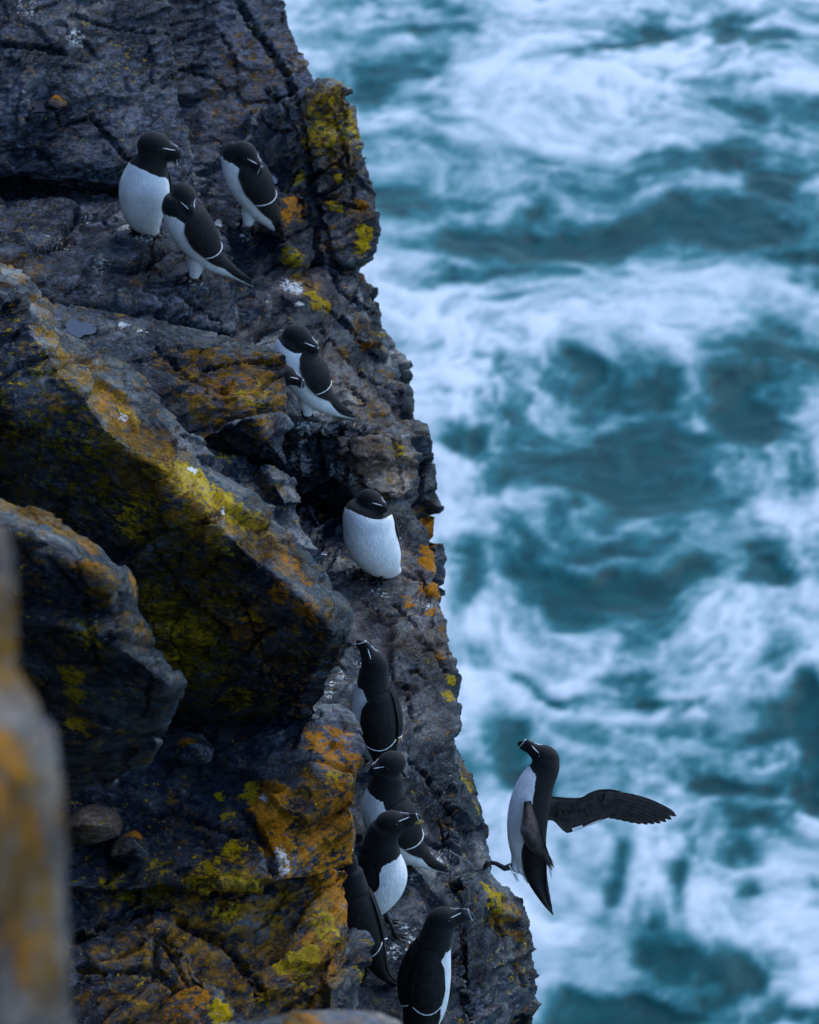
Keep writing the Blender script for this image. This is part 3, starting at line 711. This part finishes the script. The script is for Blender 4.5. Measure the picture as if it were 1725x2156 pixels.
# --- unseen slope added left of and behind the viewpoint to block sky light
def build_light_block_slope():
    xs = np.concatenate([np.linspace(-70, -12, 30), np.linspace(-11, 6, 70)])
    ys = np.concatenate([np.linspace(-60, -8, 28), np.linspace(-7, 34, 120)])
    X, Y = np.meshgrid(xs, ys)
    x, y = X.ravel(), Y.ravel()
    q = np.stack([x, y, np.zeros_like(x)], 1)
    z = np.where(y > 0, 43.1 - 1.35 * y, 43.1 - np.minimum(0.9, 0.3 * -y))
    back = np.maximum(0, -1.6 - y); z = z + 0.75 * back * np.exp(-back / 60)
    edge = -1.9 - 0.055 * np.maximum(y, 0)
    left = np.maximum(0, edge - x)
    climb = np.minimum(left * 2.2, 4 + left * 0.8)
    z = np.where(left > 0, np.maximum(z + climb, np.minimum(44.0 - 0.38 * y, 44) - 2.4 + climb), z)
    sea_side = np.maximum(0, x - 1.4)
    z = z - 6.0 * sea_side
    far = np.maximum(0, y - 20); z = z - 2.0 * far
    z = z + 0.5 * fbm(q * 0.35, 4, 101) * np.clip(np.abs(x) / 4, 0.15, 2) + 0.12 * fbm(q * 1.7, 3, 105)
    z = np.maximum(z, -3)
    idx = np.arange(len(x)).reshape(X.shape)
    quads = np.stack([idx[:-1, :-1], idx[:-1, 1:], idx[1:, 1:], idx[1:, :-1]], -1).reshape(-1, 4)
    me = mesh_from(np.stack([x, y, z], 1), quads)
    m = simple_mat('turf_and_dark_rock', (0.018, 0.022, 0.012), (0.045, 0.042, 0.030), 0.9, 6, 0.6, 0.2)
    o = link('light_block_slope', me, m)
    tag(o, 'unseen dark slope added behind and left of the viewpoint to block sky light', kind='structure')
build_light_block_slope()

# ------------------------------------------------------------------ razorbills
def catmull(pts, n):
    pts = np.array(pts, float)
    m = len(pts)
    ext = np.vstack([2 * pts[0] - pts[1], pts, 2 * pts[-1] - pts[-2]])
    cs = np.linspace(0, m - 1, n)
    out = []
    for c in cs:
        i = min(int(c), m - 2); f = c - i
        p0, p1, p2, p3 = ext[i], ext[i + 1], ext[i + 2], ext[i + 3]
        out.append(0.5 * ((2 * p1) + (-p0 + p2) * f + (2 * p0 - 5 * p1 + 4 * p2 - p3) * f ** 2 + (-p0 + 3 * p1 - 3 * p2 + p3) * f ** 3))
    return cs, np.array(out)

def grid_shell(top, nrm, th):
    """closed thin solid from a grid of points (ns, nw, 3)"""
    ns, nw = top.shape[:2]
    th = np.broadcast_to(np.asarray(th, float), (ns, nw))[..., None]
    bot = top - nrm * th
    V = np.concatenate([top.reshape(-1, 3), bot.reshape(-1, 3)])
    N = ns * nw; F = []
    a = lambda i, j: i * nw + j
    for i in range(ns - 1):
        for j in range(nw - 1):
            F.append((a(i, j), a(i, j + 1), a(i + 1, j + 1), a(i + 1, j)))
            F.append((N + a(i, j), N + a(i + 1, j), N + a(i + 1, j + 1), N + a(i, j + 1)))
    rim = [a(0, j) for j in range(nw)] + [a(i, nw - 1) for i in range(1, ns)] + [a(ns - 1, j) for j in range(nw - 2, -1, -1)] + [a(i, 0) for i in range(ns - 2, 0, -1)]
    for x, y in zip(rim, rim[1:] + rim[:1]):
        F.append((x, y, N + y, N + x))
    return V, F

def tube(path, radii, m=8, flat=None):
    path = np.array(path, float); n = len(path); V = []; F = []
    for i in range(n):
        t = norm(path[min(i + 1, n - 1)] - path[max(i - 1, 0)])
        ref = np.array([0, 0, 1.0]) if abs(t[2]) < 0.9 else np.array([1.0, 0, 0])
        a = norm(np.cross(t, ref)); b = np.cross(t, a)
        for j in range(m):
            th = 2 * math.pi * j / m
            V.append(path[i] + radii[i] * (a * math.cos(th) + b * math.sin(th)))
    for i in range(n - 1):
        for j in range(m):
            F.append((i * m + j, i * m + (j + 1) % m, (i + 1) * m + (j + 1) % m, (i + 1) * m + j))
    F.append(tuple(range(m))[::-1]); F.append(tuple(range((n - 1) * m, n * m)))
    return V, F

def ellipsoid(c, axes, nu=20, nv=12):
    V = []; F = []
    for i in range(nv + 1):
        th = math.pi * i / nv
        for j in range(nu):
            ph = 2 * math.pi * j / nu
            V.append(c + axes[0] * math.cos(th) + axes[1] * math.sin(th) * math.cos(ph) + axes[2] * math.sin(th) * math.sin(ph))
    for i in range(nv):
        for j in range(nu):
            F.append((i * nu + j, i * nu + (j + 1) % nu, (i + 1) * nu + (j + 1) % nu, (i + 1) * nu + j))
    return V, F

def fuse(parts, voxel=0.005, smooth=6):
    V = []; F = []
    for v, f in parts:
        o = len(V); V += list(v); F += [tuple(x + o for x in q) for q in f]
    me = mesh_from(V, F)
    bm = bmesh.new(); bm.from_mesh(me)
    bmesh.ops.remove_doubles(bm, verts=bm.verts, dist=1e-5)
    bmesh.ops.recalc_face_normals(bm, faces=bm.faces); bm.to_mesh(me); bm.free()
    o = bpy.data.objects.new('tmp', me); COL.objects.link(o)
    md = o.modifiers.new('r', 'REMESH'); md.mode = 'VOXEL'; md.voxel_size = voxel
    s = o.modifiers.new('s', 'SMOOTH'); s.iterations = smooth; s.factor = 0.5
    dg = bpy.context.evaluated_depsgraph_get()
    ev = bpy.data.meshes.new_from_object(o.evaluated_get(dg))
    bpy.data.objects.remove(o); bpy.data.meshes.remove(me)
    ev.polygons.foreach_set('use_smooth', [True] * len(ev.polygons))
    return ev

def is_cliff(i, rk): return i < N_CLIFF and rk['name'] in ('bird_ledge', 'upper_ledge', 'wet_step', 'mid_slope', 'cracked_step', 'buttress', 'ledge_slab', 'step_block')

def razorbill(label, foot, spine, ventral, head, hr, bill_tip, bill_z, wt_c, depth=None, wing=(4.7, 2.35, 0.2), phi=(62, 173),
              lean=-0.42, feet=None, open_bill=False, wings=True, whitemax=100, bar=True, head_z=0.0, wphi=1.0, toes=None, vent=None, nk=0.8):
    if depth is None:
        h = raycast(foot[0], foot[1], is_cliff)
        depth = float((h[0] - CAM) @ FWD) - 0.01 if h is not None else 13.0
    k = K * depth
    def dep(v, dd): return depth + lean * (foot[1] - v) * k + dd
    base = P(foot[0], foot[1], depth)
    root = empty('razorbill', base)
    tag(root, label, 'bird', 'razorbills on the cliff')
    def W(u, v, dd=0.0): return P(u, v, dep(v, dd)) - base
    ctrl = []
    for s in spine:
        dd = s[3] if len(s) > 3 else 0.0
        p = W(s[0], s[1], dd)
        ctrl.append([*p, s[2] * k])
    NS = 90
    cs, smp = catmull(ctrl, NS)
    C, rad = smp[:, :3], np.maximum(smp[:, 3], 0.003)
    vent_pt = W(vent[0], vent[1], vent[3] if len(vent) > 3 else 0.0) if vent else None
    T = np.gradient(C, axis=0); T /= np.linalg.norm(T, axis=1)[:, None]
    v0 = norm(CV(*ventral))
    Vv = v0[None] - (T @ v0)[:, None] * T; Vv /= np.linalg.norm(Vv, axis=1)[:, None]
    Lv = np.cross(T, Vv)
    at = lambda c: (np.array([np.interp(c, cs, C[:, j]) for j in range(3)]), float(np.interp(c, cs, rad)),
                    norm(np.array([np.interp(c, cs, Vv[:, j]) for j in range(3)])), norm(np.array([np.interp(c, cs, Lv[:, j]) for j in range(3)])),
                    norm(np.array([np.interp(c, cs, T[:, j]) for j in range(3)])))
    M = 28
    BV = []; BF = []
    for i in range(NS):
        for j in range(M):
            a = 2 * math.pi * j / M
            BV.append(C[i] + rad[i] * (Vv[i] * math.cos(a) * 1.03 + Lv[i] * math.sin(a) * 0.99))
    for i in range(NS - 1):
        for j in range(M):
            BF.append((i * M + j, i * M + (j + 1) % M, (i + 1) * M + (j + 1) % M, (i + 1) * M + j))
    BF.append(tuple(range(M))[::-1]); BF.append(tuple(range((NS - 1) * M, NS * M)))
    # head
    hc = W(head[0], head[1], head_z)
    r = hr * k
    tip = W(bill_tip[0], bill_tip[1], head_z) + (-FWD) * bill_z
    bd = norm(tip - hc)
    hup = np.array([0, 0, 1.0]) - bd * bd[2]
    if np.linalg.norm(hup) < 0.35: hup = -(T[-1] * 0) + (UP - bd * float(UP @ bd))
    hup = norm(hup); hl = np.cross(bd, hup)
    HV, HF = ellipsoid(hc, (bd * r * 1.12, hup * r * 0.98, hl * r * 0.90))
    f_c = hc + bd * r * 0.80 - hup * r * 0.10
    FV, FF = ellipsoid(f_c, (bd * r * 1.0, hup * r * 0.60, hl * r * 0.50))
    extra = []
    if vent_pt is not None:
        cp = np.array([np.interp(vent[4] if len(vent) > 4 else 2.7, cs, C[:, j]) for j in range(3)])
        v5 = vent[2] * k
        extra.append(tube([cp, cp * 0.5 + vent_pt * 0.5, vent_pt], [v5 * 1.9, v5 * 1.5, v5 * 0.75], 14))
    body_me = fuse([(BV, BF), (HV, HF), (FV, FF)] + extra, 0.0046, 7)
    n = len(body_me.vertices); co = np.zeros(n * 3); body_me.vertices.foreach_get('co', co); co = co.reshape(-1, 3)
    d2 = ((co[:, None, :] - C[None, :, :]) ** 2).sum(2)
    ii = d2.argmin(1)
    rel = co - C[ii]
    ph = np.degrees(np.arctan2(np.abs((rel * Lv[ii]).sum(1)), (rel * Vv[ii]).sum(1)))
    cc = cs[ii]
    lim = np.interp(cc, [0, 0.8, 1.6, 3, wt_c - 0.7, wt_c], [46, 54, 84, whitemax, whitemax * nk, whitemax * nk * 0.75])
    m1 = (lim - ph) / 14.0
    m2 = (wt_c - cc) / 0.22 + 0.5 * np.cos(np.radians(ph) * 2.2)
    hd = np.sqrt(((co - hc) ** 2).sum(1)) / r
    m3 = (hd - 1.12) / 0.12
    mask = np.clip(np.minimum(np.minimum(m1, m2), m3), -1, 1)
    atb = body_me.attributes.new('white', 'FLOAT', 'POINT'); atb.data.foreach_set('value', mask.astype(np.float32))
    body = link('body', body_me, PLUMAGE, root)
    bvh = BVHTree.FromPolygons([tuple(x) for x in co], [tuple(p.vertices) for p in body_me.polygons])
    def snap(p, off):
        h = bvh.find_nearest(Vector(p))
        q, nn = np.array(h[0]), np.array(h[1])
        return q + nn * off
    # bill
    def mandible(s0, drop, ht, up_hook, name, mat, width=0.40):
        L = float(np.linalg.norm(tip - (f_c + bd * r * 0.45)))
        o0 = f_c + bd * r * 0.40
        V = []; F = []; m = 12; ss = np.linspace(0, 1, 9)
        for s in ss:
            hh = 1.15 * ht * r * np.interp(s, [0, .35, .65, .85, 1], [0.46, 0.52, 0.48, 0.32, 0.06])
            cz = -up_hook * r * (s ** 2.2) * 0.30
            c = o0 + bd * (L * s) + hup * (cz + drop * r * (0.15 + s))
            for j in range(m):
                a = 2 * math.pi * j / m
                V.append(c + hup * hh * math.cos(a) + hl * hh * width * 1.1 * math.sin(a))
        for i in range(len(ss) - 1):
            for j in range(m):
                F.append((i * m + j, i * m + (j + 1) % m, (i + 1) * m + (j + 1) % m, (i + 1) * m + j))
        F.append(tuple(range(m))[::-1]); F.append(tuple(range((len(ss) - 1) * m, len(ss) * m)))
        o = link(name, mesh_from(V, F), mat, root)
        return o, V, m
    if open_bill:
        bo, bvv, bm_ = mandible(0, 0.20, 0.62, 0.8, 'bill', BILLM)
        mandible(0, -0.42, 0.42, -0.2, 'lower_bill', GAPE)
    else:
        bo, bvv, bm_ = mandible(0, 0.0, 1.0, 1.0, 'bill', BILLM)
    ringi = 6
    ring = [np.array(bvv[ringi * bm_ + j]) for j in range(bm_)]
    cen = np.mean(ring, 0); ring = [cen + (q - cen) * 1.06 for q in ring]
    V, F = tube(ring + [ring[0]], [0.0011] * (bm_ + 1), 6)
    link('bill_band', mesh_from(V, F), WHITEM, bo)
    for sg in (1, -1):
        a0 = f_c + bd * r * 0.62 + hup * r * 0.36 + sg * hl * r * 0.22
        a1 = hc + bd * r * 0.72 + hup * r * 0.40 + sg * hl * r * 0.62
        path = [snap(a0 * (1 - f) + a1 * f, 0.0008) for f in np.linspace(0, 1, 8)]
        V, F = tube(path, [0.0006, 0.0013, 0.0016, 0.0017, 0.0015, 0.0013, 0.0010, 0.0005], 6)
        link('face_stripe', mesh_from(V, F), WHITEM, root)
        e = snap(hc + bd * r * 0.62 + hup * r * 0.30 + sg * hl * r * 0.9, -0.0005)
        V, F = ellipsoid(e, (bd * 0.0035, hup * 0.0035, hl * 0.0035), 10, 6)
        link('eye', mesh_from(V, F), EYEM, root)
    # folded wings
    if wings:
        cS, cB, cE = wing
        for sg in (1, -1):
            def pos(c, a, off):
                cp, rr, vv, ll, tt = at(c)
                dirv = vv * math.cos(R(a)) * 1.03 + sg * ll * math.sin(R(a)) * 0.99
                return cp + dirv * (rr + off), norm(dirv)
            def panel(c0, c1, ns, prof, offp, th, name, mat, parent, nw=14):
                top = np.zeros((ns, nw, 3)); nr = np.zeros((ns, nw, 3)); thk = np.zeros((ns, nw))
                for i in range(ns):
                    s = i / (ns - 1); p1, p2 = prof(s)
                    for j in range(nw):
                        w = j / (nw - 1)
                        bow = 0.10 * math.sin(math.pi * w) * s if name == 'wing' else 0
                        c = c0 + (c1 - c0) * (s + bow * (1 if s > 0.8 else s))
                        top[i, j], nr[i, j] = pos(c, p1 + (p2 - p1) * w, offp(s) * (0.35 + 0.65 * math.sin(math.pi * (0.08 + 0.84 * w))))
                        thk[i, j] = th
                V, F = grid_shell(top, nr, thk)
                return link(name, mesh_from(V, F), mat, parent), top, nr
            a1, a2 = phi
            def prof(s): return (np.interp(s, [0, .12, .35, .75, 1], [a2 - 50, a1 + 22, a1 + 4, a1, a1 + 8]) * 1.0, a2)
            w_o, top, nr = panel(cS, cB, 22, prof, lambda s: np.interp(s, [0, .2, .7, 1], [0.001, 0.008, 0.014, 0.013]), 0.012, 'wing', WINGM, root)
            if bar:
                path = [top[-1, j] + nr[-1, j] * 0.0006 for j in range(14)]
                V, F = tube(path, [0.0008] + [0.0017 + 0.0005 * math.sin(3.7 * q_) for q_ in range(12)] + [0.0008], 6)
                link('wing_bar', mesh_from(V, F), WHITEM, w_o)
            def prof2(s): return (np.interp(s, [0, .4, .8, 1], [a1 + 4, a1 + 10, a2 - 75, a2 - 30]), a2 - 4 * s)
            panel(cB + 0.35, cE, 18, prof2, lambda s: np.interp(s, [0, .5, 1], [0.004, 0.006, 0.005]), 0.006, 'flight_feathers', WINGM, w_o, 10)
    # legs and webbed feet
    if feet is None:
        feet = [(foot[0] - 16, foot[1] + 2), (foot[0] + 16, foot[1] + 2)]
    fv = np.array([CV(*ventral)[0], CV(*ventral)[1], 0.0]); fv = norm(fv)
    for fi, (fu, fvv) in enumerate(feet):
        h = raycast(fu, fvv, is_cliff) if not toes else None
        g0 = (h[0] - base) if h is not None and abs(float((h[0] - CAM) @ FWD) - depth) < 0.14 else W(fu, fvv, 0.02)
        nrm = np.array([0, 0, 1.0])
        g0 = g0 + nrm * 0.004
        hip = snap(g0 + nrm * 0.055, -0.012)
        mid = g0 * 0.55 + hip * 0.45 + fv * 0.004
        V, F = tube([hip, mid, g0 + nrm * 0.004], [0.009, 0.0062, 0.006], 8)
        leg = link('leg', mesh_from(V, F), FOOTM, root)
        side = norm(np.cross(nrm, fv))
        tv = [g0 - fv * 0.008 + nrm * 0.004]
        V = []; F = []
        tips = []
        for q in (-0.55, 0.0, 0.55):
            dq = norm(fv * math.cos(q) + side * math.sin(q))
            tips.append(g0 + dq * (0.052 if q == 0 else 0.046) + nrm * 0.002)
        for tq in tips:
            a, b = tube([g0 + nrm * 0.004, g0 * 0.45 + tq * 0.55 + nrm * 0.006, tq], [0.0055, 0.0042, 0.0018], 6)
            o0 = len(V); V += a; F += [tuple(x + o0 for x in f) for f in b]
        o0 = len(V)
        web = [g0, tips[0], (tips[0] + tips[1]) * 0.5 - fv * 0.006, tips[1], (tips[1] + tips[2]) * 0.5 - fv * 0.006, tips[2]]
        V += [w + nrm * 0.0035 for w in web] + [w + nrm * 0.0005 for w in web]
        F += [(o0, o0 + 1, o0 + 2), (o0, o0 + 2, o0 + 3), (o0, o0 + 3, o0 + 4), (o0, o0 + 4, o0 + 5)]
        F += [(o0 + 6, o0 + 8, o0 + 7), (o0 + 6, o0 + 9, o0 + 8), (o0 + 6, o0 + 10, o0 + 9), (o0 + 6, o0 + 11, o0 + 10)]
        ring_ = [0, 1, 2, 3, 4, 5]
        for x, y in zip(ring_, ring_[1:] + ring_[:1]): F.append((o0 + x, o0 + 6 + x, o0 + 6 + y, o0 + y))
        link('foot', mesh_from(V, F), FOOTM, leg)
    return root, dict(at=at, W=W, base=base, k=k, snap=snap, C=C, depth=depth)

razorbill('white breasted razorbill facing the viewer with its head turned right, highest bird on the left', (305, 492),
          [(335,505,5,.10),(318,480,20,.07),(303,446,44,.01),(304,400,54),(311,362,46),(320,336,34),(325,316,31)], (-0.1,0.15,1), (326,309), 34, (383,326), 0.03, 4.35,
          feet=[(283,494),(338,492)], phi=(100,172), nk=1.0)
razorbill('razorbill at the cliff edge with its bill tucked right beside an orange lichened block', (520, 482),
          [(614,514,4,.02),(584,476,15),(552,434,32),(527,388,43),(508,352,40),(498,328,31),(508,318,27)], (-1,-.1,0.22), (514,325), 29, (556,360), 0.055, 4.9, head_z=-0.02, feet=[(508,478),(532,486)], vent=(522,474,14))
razorbill('razorbill in front of the white breasted one, bill towards the viewer, tail over the drop', (405, 592),
          [(536,602,4,.0),(490,574,12),(447,545,26),(416,503,41),(395,468,44),(378,436,37),(381,414,28)], (-1,-.1,0.22), (388,413), 28, (404,447), 0.055, 4.9, feet=[(398,592),(425,594)], vent=(408,584,14))
razorbill('razorbill on the mid slope bending over a half hidden bird, tail pointing right', (648, 884),
          [(748,880,4,.02),(705,860,16),(668,832,31),(646,795,43),(626,762,41),(610,736,33),(616,718,28)], (-1,-.05,0.50), (627,712), 30, (674,740), 0.03, 5.5, nk=1.0, feet=[(640,884),(658,882)], vent=(646,874,15))
razorbill('razorbill half hidden behind the mid block, only its striped bill and cheek showing', (556, 892),
          [(520,905,6,.05),(535,890,22),(552,862,40),(562,836,44),(572,814,36),(588,800,26)], (0.6,0,0.7), (600,790), 23, (644,806), 0.02, 3.6, depth=13.86, lean=-0.2, wing=(4.2,1.6,0.2))
razorbill('plump razorbill showing a round white breast, alone on the ledge under the tan overhang', (800, 1222),
          [(842,1202,6,.10),(822,1196,24,.06),(802,1172,46,.02),(783,1140,56),(777,1108,55),(773,1080,50),(777,1062,34)], (-0.30,0.1,1), (779,1055), 27, (808,1068), 0.04, 5.35,
          feet=[(762,1204),(803,1226)], phi=(92,172), nk=1.05)
razorbill('razorbill hidden behind the long boulder with only its raised bill showing', (640, 1300),
          [(625,1320,6,.0),(632,1300,24),(640,1270,34),(650,1240,32),(660,1212,22)], (0.3,0,-1), (666,1200), 17, (680,1160), 0.0, 1.0, depth=13.2, lean=-0.2, wings=False)
razorbill('razorbill with its back to the viewer and bill stretched up to the left', (782, 1612),
          [(856,1646,5,.03),(820,1612,18),(797,1566,40),(790,1515,49),(788,1470,44),(786,1434,33),(788,1410,29)], (-0.8,0,-0.55), (789,1400), 29, (762,1344), -0.01, 4.9, feet=[(774,1608),(800,1612)], phi=(86,175), whitemax=118, vent=(776,1598,13), nk=0.9)
razorbill('razorbill facing left with closed bill and tail spread right, middle of the lower birds', (850, 1834),
          [(946,1836,4,.02),(902,1816,15),(862,1786,33),(828,1740,52),(812,1698,50),(813,1658,37),(822,1628,29)], (-1,-.1,0.35), (824,1608), 29, (786,1620), 0.02, 4.75, feet=[(836,1830),(858,1834)], vent=(848,1822,16))
razorbill('razorbill with open bill showing a yellow gape, white belly to the right', (800, 1950),
          [(735,1960,5,.05),(762,1922,26,.02),(785,1884,47),(804,1844,53),(803,1804,42),(803,1770,35),(813,1742,31)], (0.9,0.05,0.42), (823,1735), 31, (888,1716), 0.01, 4.1,
          feet=[(815,1945),(832,1976)], open_bill=True, wing=(4.6,2.2,0.3), phi=(72,173), vent=(784,1934,13))
razorbill('razorbill mostly hidden behind the orange lichened rock edge, only its back and wingtips showing', (772, 2052),
          [(836,2076,4,.02),(804,2048,14),(780,2002,31),(758,1952,42),(744,1902,42),(738,1860,34),(736,1830,27)], (-0.8,0,-0.4), (735,1818), 22, (738,1780), 0.0, 4.9, feet=[(752,2060),(770,2060)])
razorbill('lowest razorbill seen from behind, white flank to the right and bill turned right', (885, 2200),
          [(872,2240,8,.03),(884,2172,30),(896,2116,45),(898,2062,51),(906,2012,44),(918,1972,34),(926,1946,31)], (0.55,0,-0.8), (931,1938), 31, (996,1917), 0.0, 4.7, feet=[(870,2205),(905,2205)], phi=(96,175), whitemax=126, nk=0.95)

# --- the one taking off
fly, F_ = razorbill('razorbill leaping off the rock with wings open above the sea', (1060, 1830),
          [(1164,1926,3,.0),(1142,1868,14),(1120,1818,32),(1110,1762,40),(1114,1704,42),(1127,1656,38),(1147,1620,30),(1150,1602,28)], (-0.95,0,0.15), (1149,1596), 28, (1096,1555), 0.0, 5.6,
          depth=11.8, lean=-0.1, wings=False, feet=[], whitemax=98, vent=(1086,1836,15,0,3.0))
W = F_['W']; snap = F_['snap']; fk = F_['k']
def strip_wing(up, lo, name, mat, parent, ns=24, nw=10, th=0.007, dz=lambda s: 0.0, camber=0.010):
    up = catmull(up, ns)[1]; lo = catmull(lo, ns)[1]
    top = np.zeros((ns, nw, 3)); nr = np.zeros((ns, nw, 3)); tk = np.zeros((ns, nw))
    for i in range(ns):
        for j in range(nw):
            w = j / (nw - 1); uv = up[i] * (1 - w) + lo[i] * w
            top[i, j] = W(uv[0], uv[1], -0.004 - camber * math.sin(math.pi * min(1, w * 1.2 + 0.05)) + dz(i / (ns - 1)))
            nr[i, j] = -FWD; tk[i, j] = th * (1 - 0.75 * w)
    V, F = grid_shell(top, nr, tk)
    return link(name, mesh_from(V, F), mat, parent)
swp = lambda s: 0.05 * s
wing_r = strip_wing([(1140,1672),(1164,1677),(1219,1680),(1240,1670),(1260,1663),(1285,1662),(1308,1666)],
                    [(1140,1730),(1164,1728),(1187,1750),(1204,1752),(1254,1729),(1280,1722),(1300,1712)], 'wing', BROWNWING, fly, dz=lambda s: 0.01 + swp(s) * 0.6)
strip_wing([(1204,1744),(1228,1736),(1254,1724),(1286,1712)], [(1207,1752),(1230,1743),(1256,1733),(1289,1719)], 'white_edge', WHITEM, wing_r, 14, 4, 0.003, dz=lambda s: 0.018 + 0.03 * s, camber=0.0)
tips = [(1424,1721),(1414,1728),(1403,1733),(1391,1736),(1378,1737.5),(1364,1738),(1350,1737),(1336,1734.5),(1322,1731),(1308,1727),(1295,1724)]
for i, tpt in enumerate(tips):
    f = i / 10
    a = np.array([1262 + 14 * (1 - f), 1672 + 34 * f]); b = np.array(tpt, float) + np.array([0, -2.5])
    d = b - a; nrm2 = np.array([-d[1], d[0]]) / np.linalg.norm(d)
    wd = 8.5 - 1.5 * f
    ctrl_ = [0, .3, .6, .85, .95, 1.0]
    bow = -10 * (1 - f)
    cpt = lambda s: a + d * s + nrm2 * (bow * math.sin(math.pi * s) * 1.0)
    upx = [tuple(cpt(s) - nrm2 * wd * g_) for s, g_ in zip(ctrl_, (.8, 1, 1, .95, .7, .12))]
    lox = [tuple(cpt(s) + nrm2 * wd * g_) for s, g_ in zip(ctrl_, (.8, 1, 1, .8, .5, .05))]
    strip_wing(upx, lox, 'primary_feather', BROWNWING, wing_r, 14, 5, 0.0025, dz=lambda s, f=f: 0.020 + 0.03 * s + 0.034 * (f - 0.5), camber=0.003)
# rows of coverts overlapping the flight feathers
for row, (n_, y0, ln, dz0) in enumerate(((11, 0.74, 22, 0.002), (12, 0.46, 17, -0.005))):
    for i in range(n_):
        f = (i + 0.5) / n_
        uu = 1172 + f * 122
        top_v = np.interp(uu, [1164, 1219, 1260, 1308], [1677, 1680, 1663, 1666]); bot_v = np.interp(uu, [1164, 1187, 1204, 1254, 1300], [1728, 1750, 1750, 1729, 1712])
        a = np.array([uu, top_v + (bot_v - top_v) * (y0 - 0.30)]); b = a + np.array([ln * (0.25 + 0.6 * f), ln * (0.95 - 0.45 * f)])
        d = b - a; n2 = np.array([-d[1], d[0]]) / np.linalg.norm(d)
        strip_wing([tuple(a - n2 * 4), tuple(a + d * .6 - n2 * 6), tuple(a + d * .9 - n2 * 4), tuple(b - n2 * .5)], [tuple(a + n2 * 4), tuple(a + d * .6 + n2 * 6), tuple(a + d * .9 + n2 * 4), tuple(b + n2 * .5)],
                   'covert_feather', BROWNWING, wing_r, 8, 4, 0.0018, dz=lambda s, q=0.006 + 0.036 * f + dz0: q - 0.012 + 0.006 * s, camber=0.003)
wing_l = strip_wing([(1104,1688),(1098,1735),(1096,1752),(1112,1785),(1140,1806)], [(1118,1686),(1134,1730),(1146,1768),(1154,1792),(1156,1805)], 'wing', UNDERWING, fly, 18, 8, 0.008,
                    dz=lambda s: -0.062 - 0.05 * math.sin(math.pi * s), camber=0.016)
for i in range(6):
    a = np.array([1118 + 5 * i, 1766 + 4 * i]); b = np.array([1142 + 5 * i, 1812 + 3 * i + (8 if i == 4 else 0)]); d = b - a
    n2 = np.array([-d[1], d[0]]) / np.linalg.norm(d)
    strip_wing([tuple(a - n2 * 4), tuple(a + d * .6 - n2 * 4), tuple(b - n2 * .5)], [tuple(a + n2 * 4), tuple(a + d * .6 + n2 * 4), tuple(b + n2 * .5)], 'primary_feather', UNDERWING if i % 2 else BROWNWING, wing_l, 8, 4, 0.002,
               dz=lambda s, i=i: -0.085 + 0.02 * s - 0.003 * i, camber=0.002)
strip_wing([(1106,1768),(1098,1800),(1108,1850),(1140,1900),(1164,1927)], [(1150,1790),(1152,1830),(1150,1862),(1156,1900),(1166,1926)], 'tail', WINGM, fly, 18, 8, 0.008, dz=lambda s: -0.052 + 0.05 * s, camber=0.012)
# ragged vent feathers
rng = random.Random(5)
tv, tf = [], []
for i in range(10):
    u0 = 1072 + rng.random() * 46; v0 = 1815 + rng.random() * 20 + (u0 - 1066) * 0.3
    V, F = tube([W(u0, v0, -0.03), W(u0 + 5, v0 + 12, -0.03), W(u0 + 8 + rng.uniform(-4, 4), v0 + 13 + rng.random() * 6, -0.025)], [0.0030, 0.0016, 0.0003], 5)
    o0 = len(tv); tv += V; tf += [tuple(x + o0 for x in q) for q in F]
for i in range(8):
    u0 = 1150 + rng.random() * 5; v0 = 1790 + rng.random() * 25
    V, F = tube([W(u0, v0, 0.0), W(u0 + 6, v0 + 14, 0.0), W(u0 + 10 + rng.uniform(-2, 8), v0 + 30 + rng.random() * 8, 0.0)], [0.003, 0.002, 0.0004], 5)
    o0 = len(tv); tv += V; tf += [tuple(x + o0 for x in q) for q in F]
link('vent_feathers', mesh_from(tv, tf), WHITEM, fly)
V, F = tube([W(1085,1822), W(1062,1828), W(1045,1818), W(1033,1816)], [0.012, 0.0085, 0.0065, 0.006], 8)
leg = link('leg', mesh_from(V, F), FOOTM, fly)
V, F = tube([W(1036,1815), W(1028,1818), W(1021,1826), W(1018,1834)], [0.0065, 0.010, 0.007, 0.002], 8)
link('foot', mesh_from(V, F), FOOTM, leg)
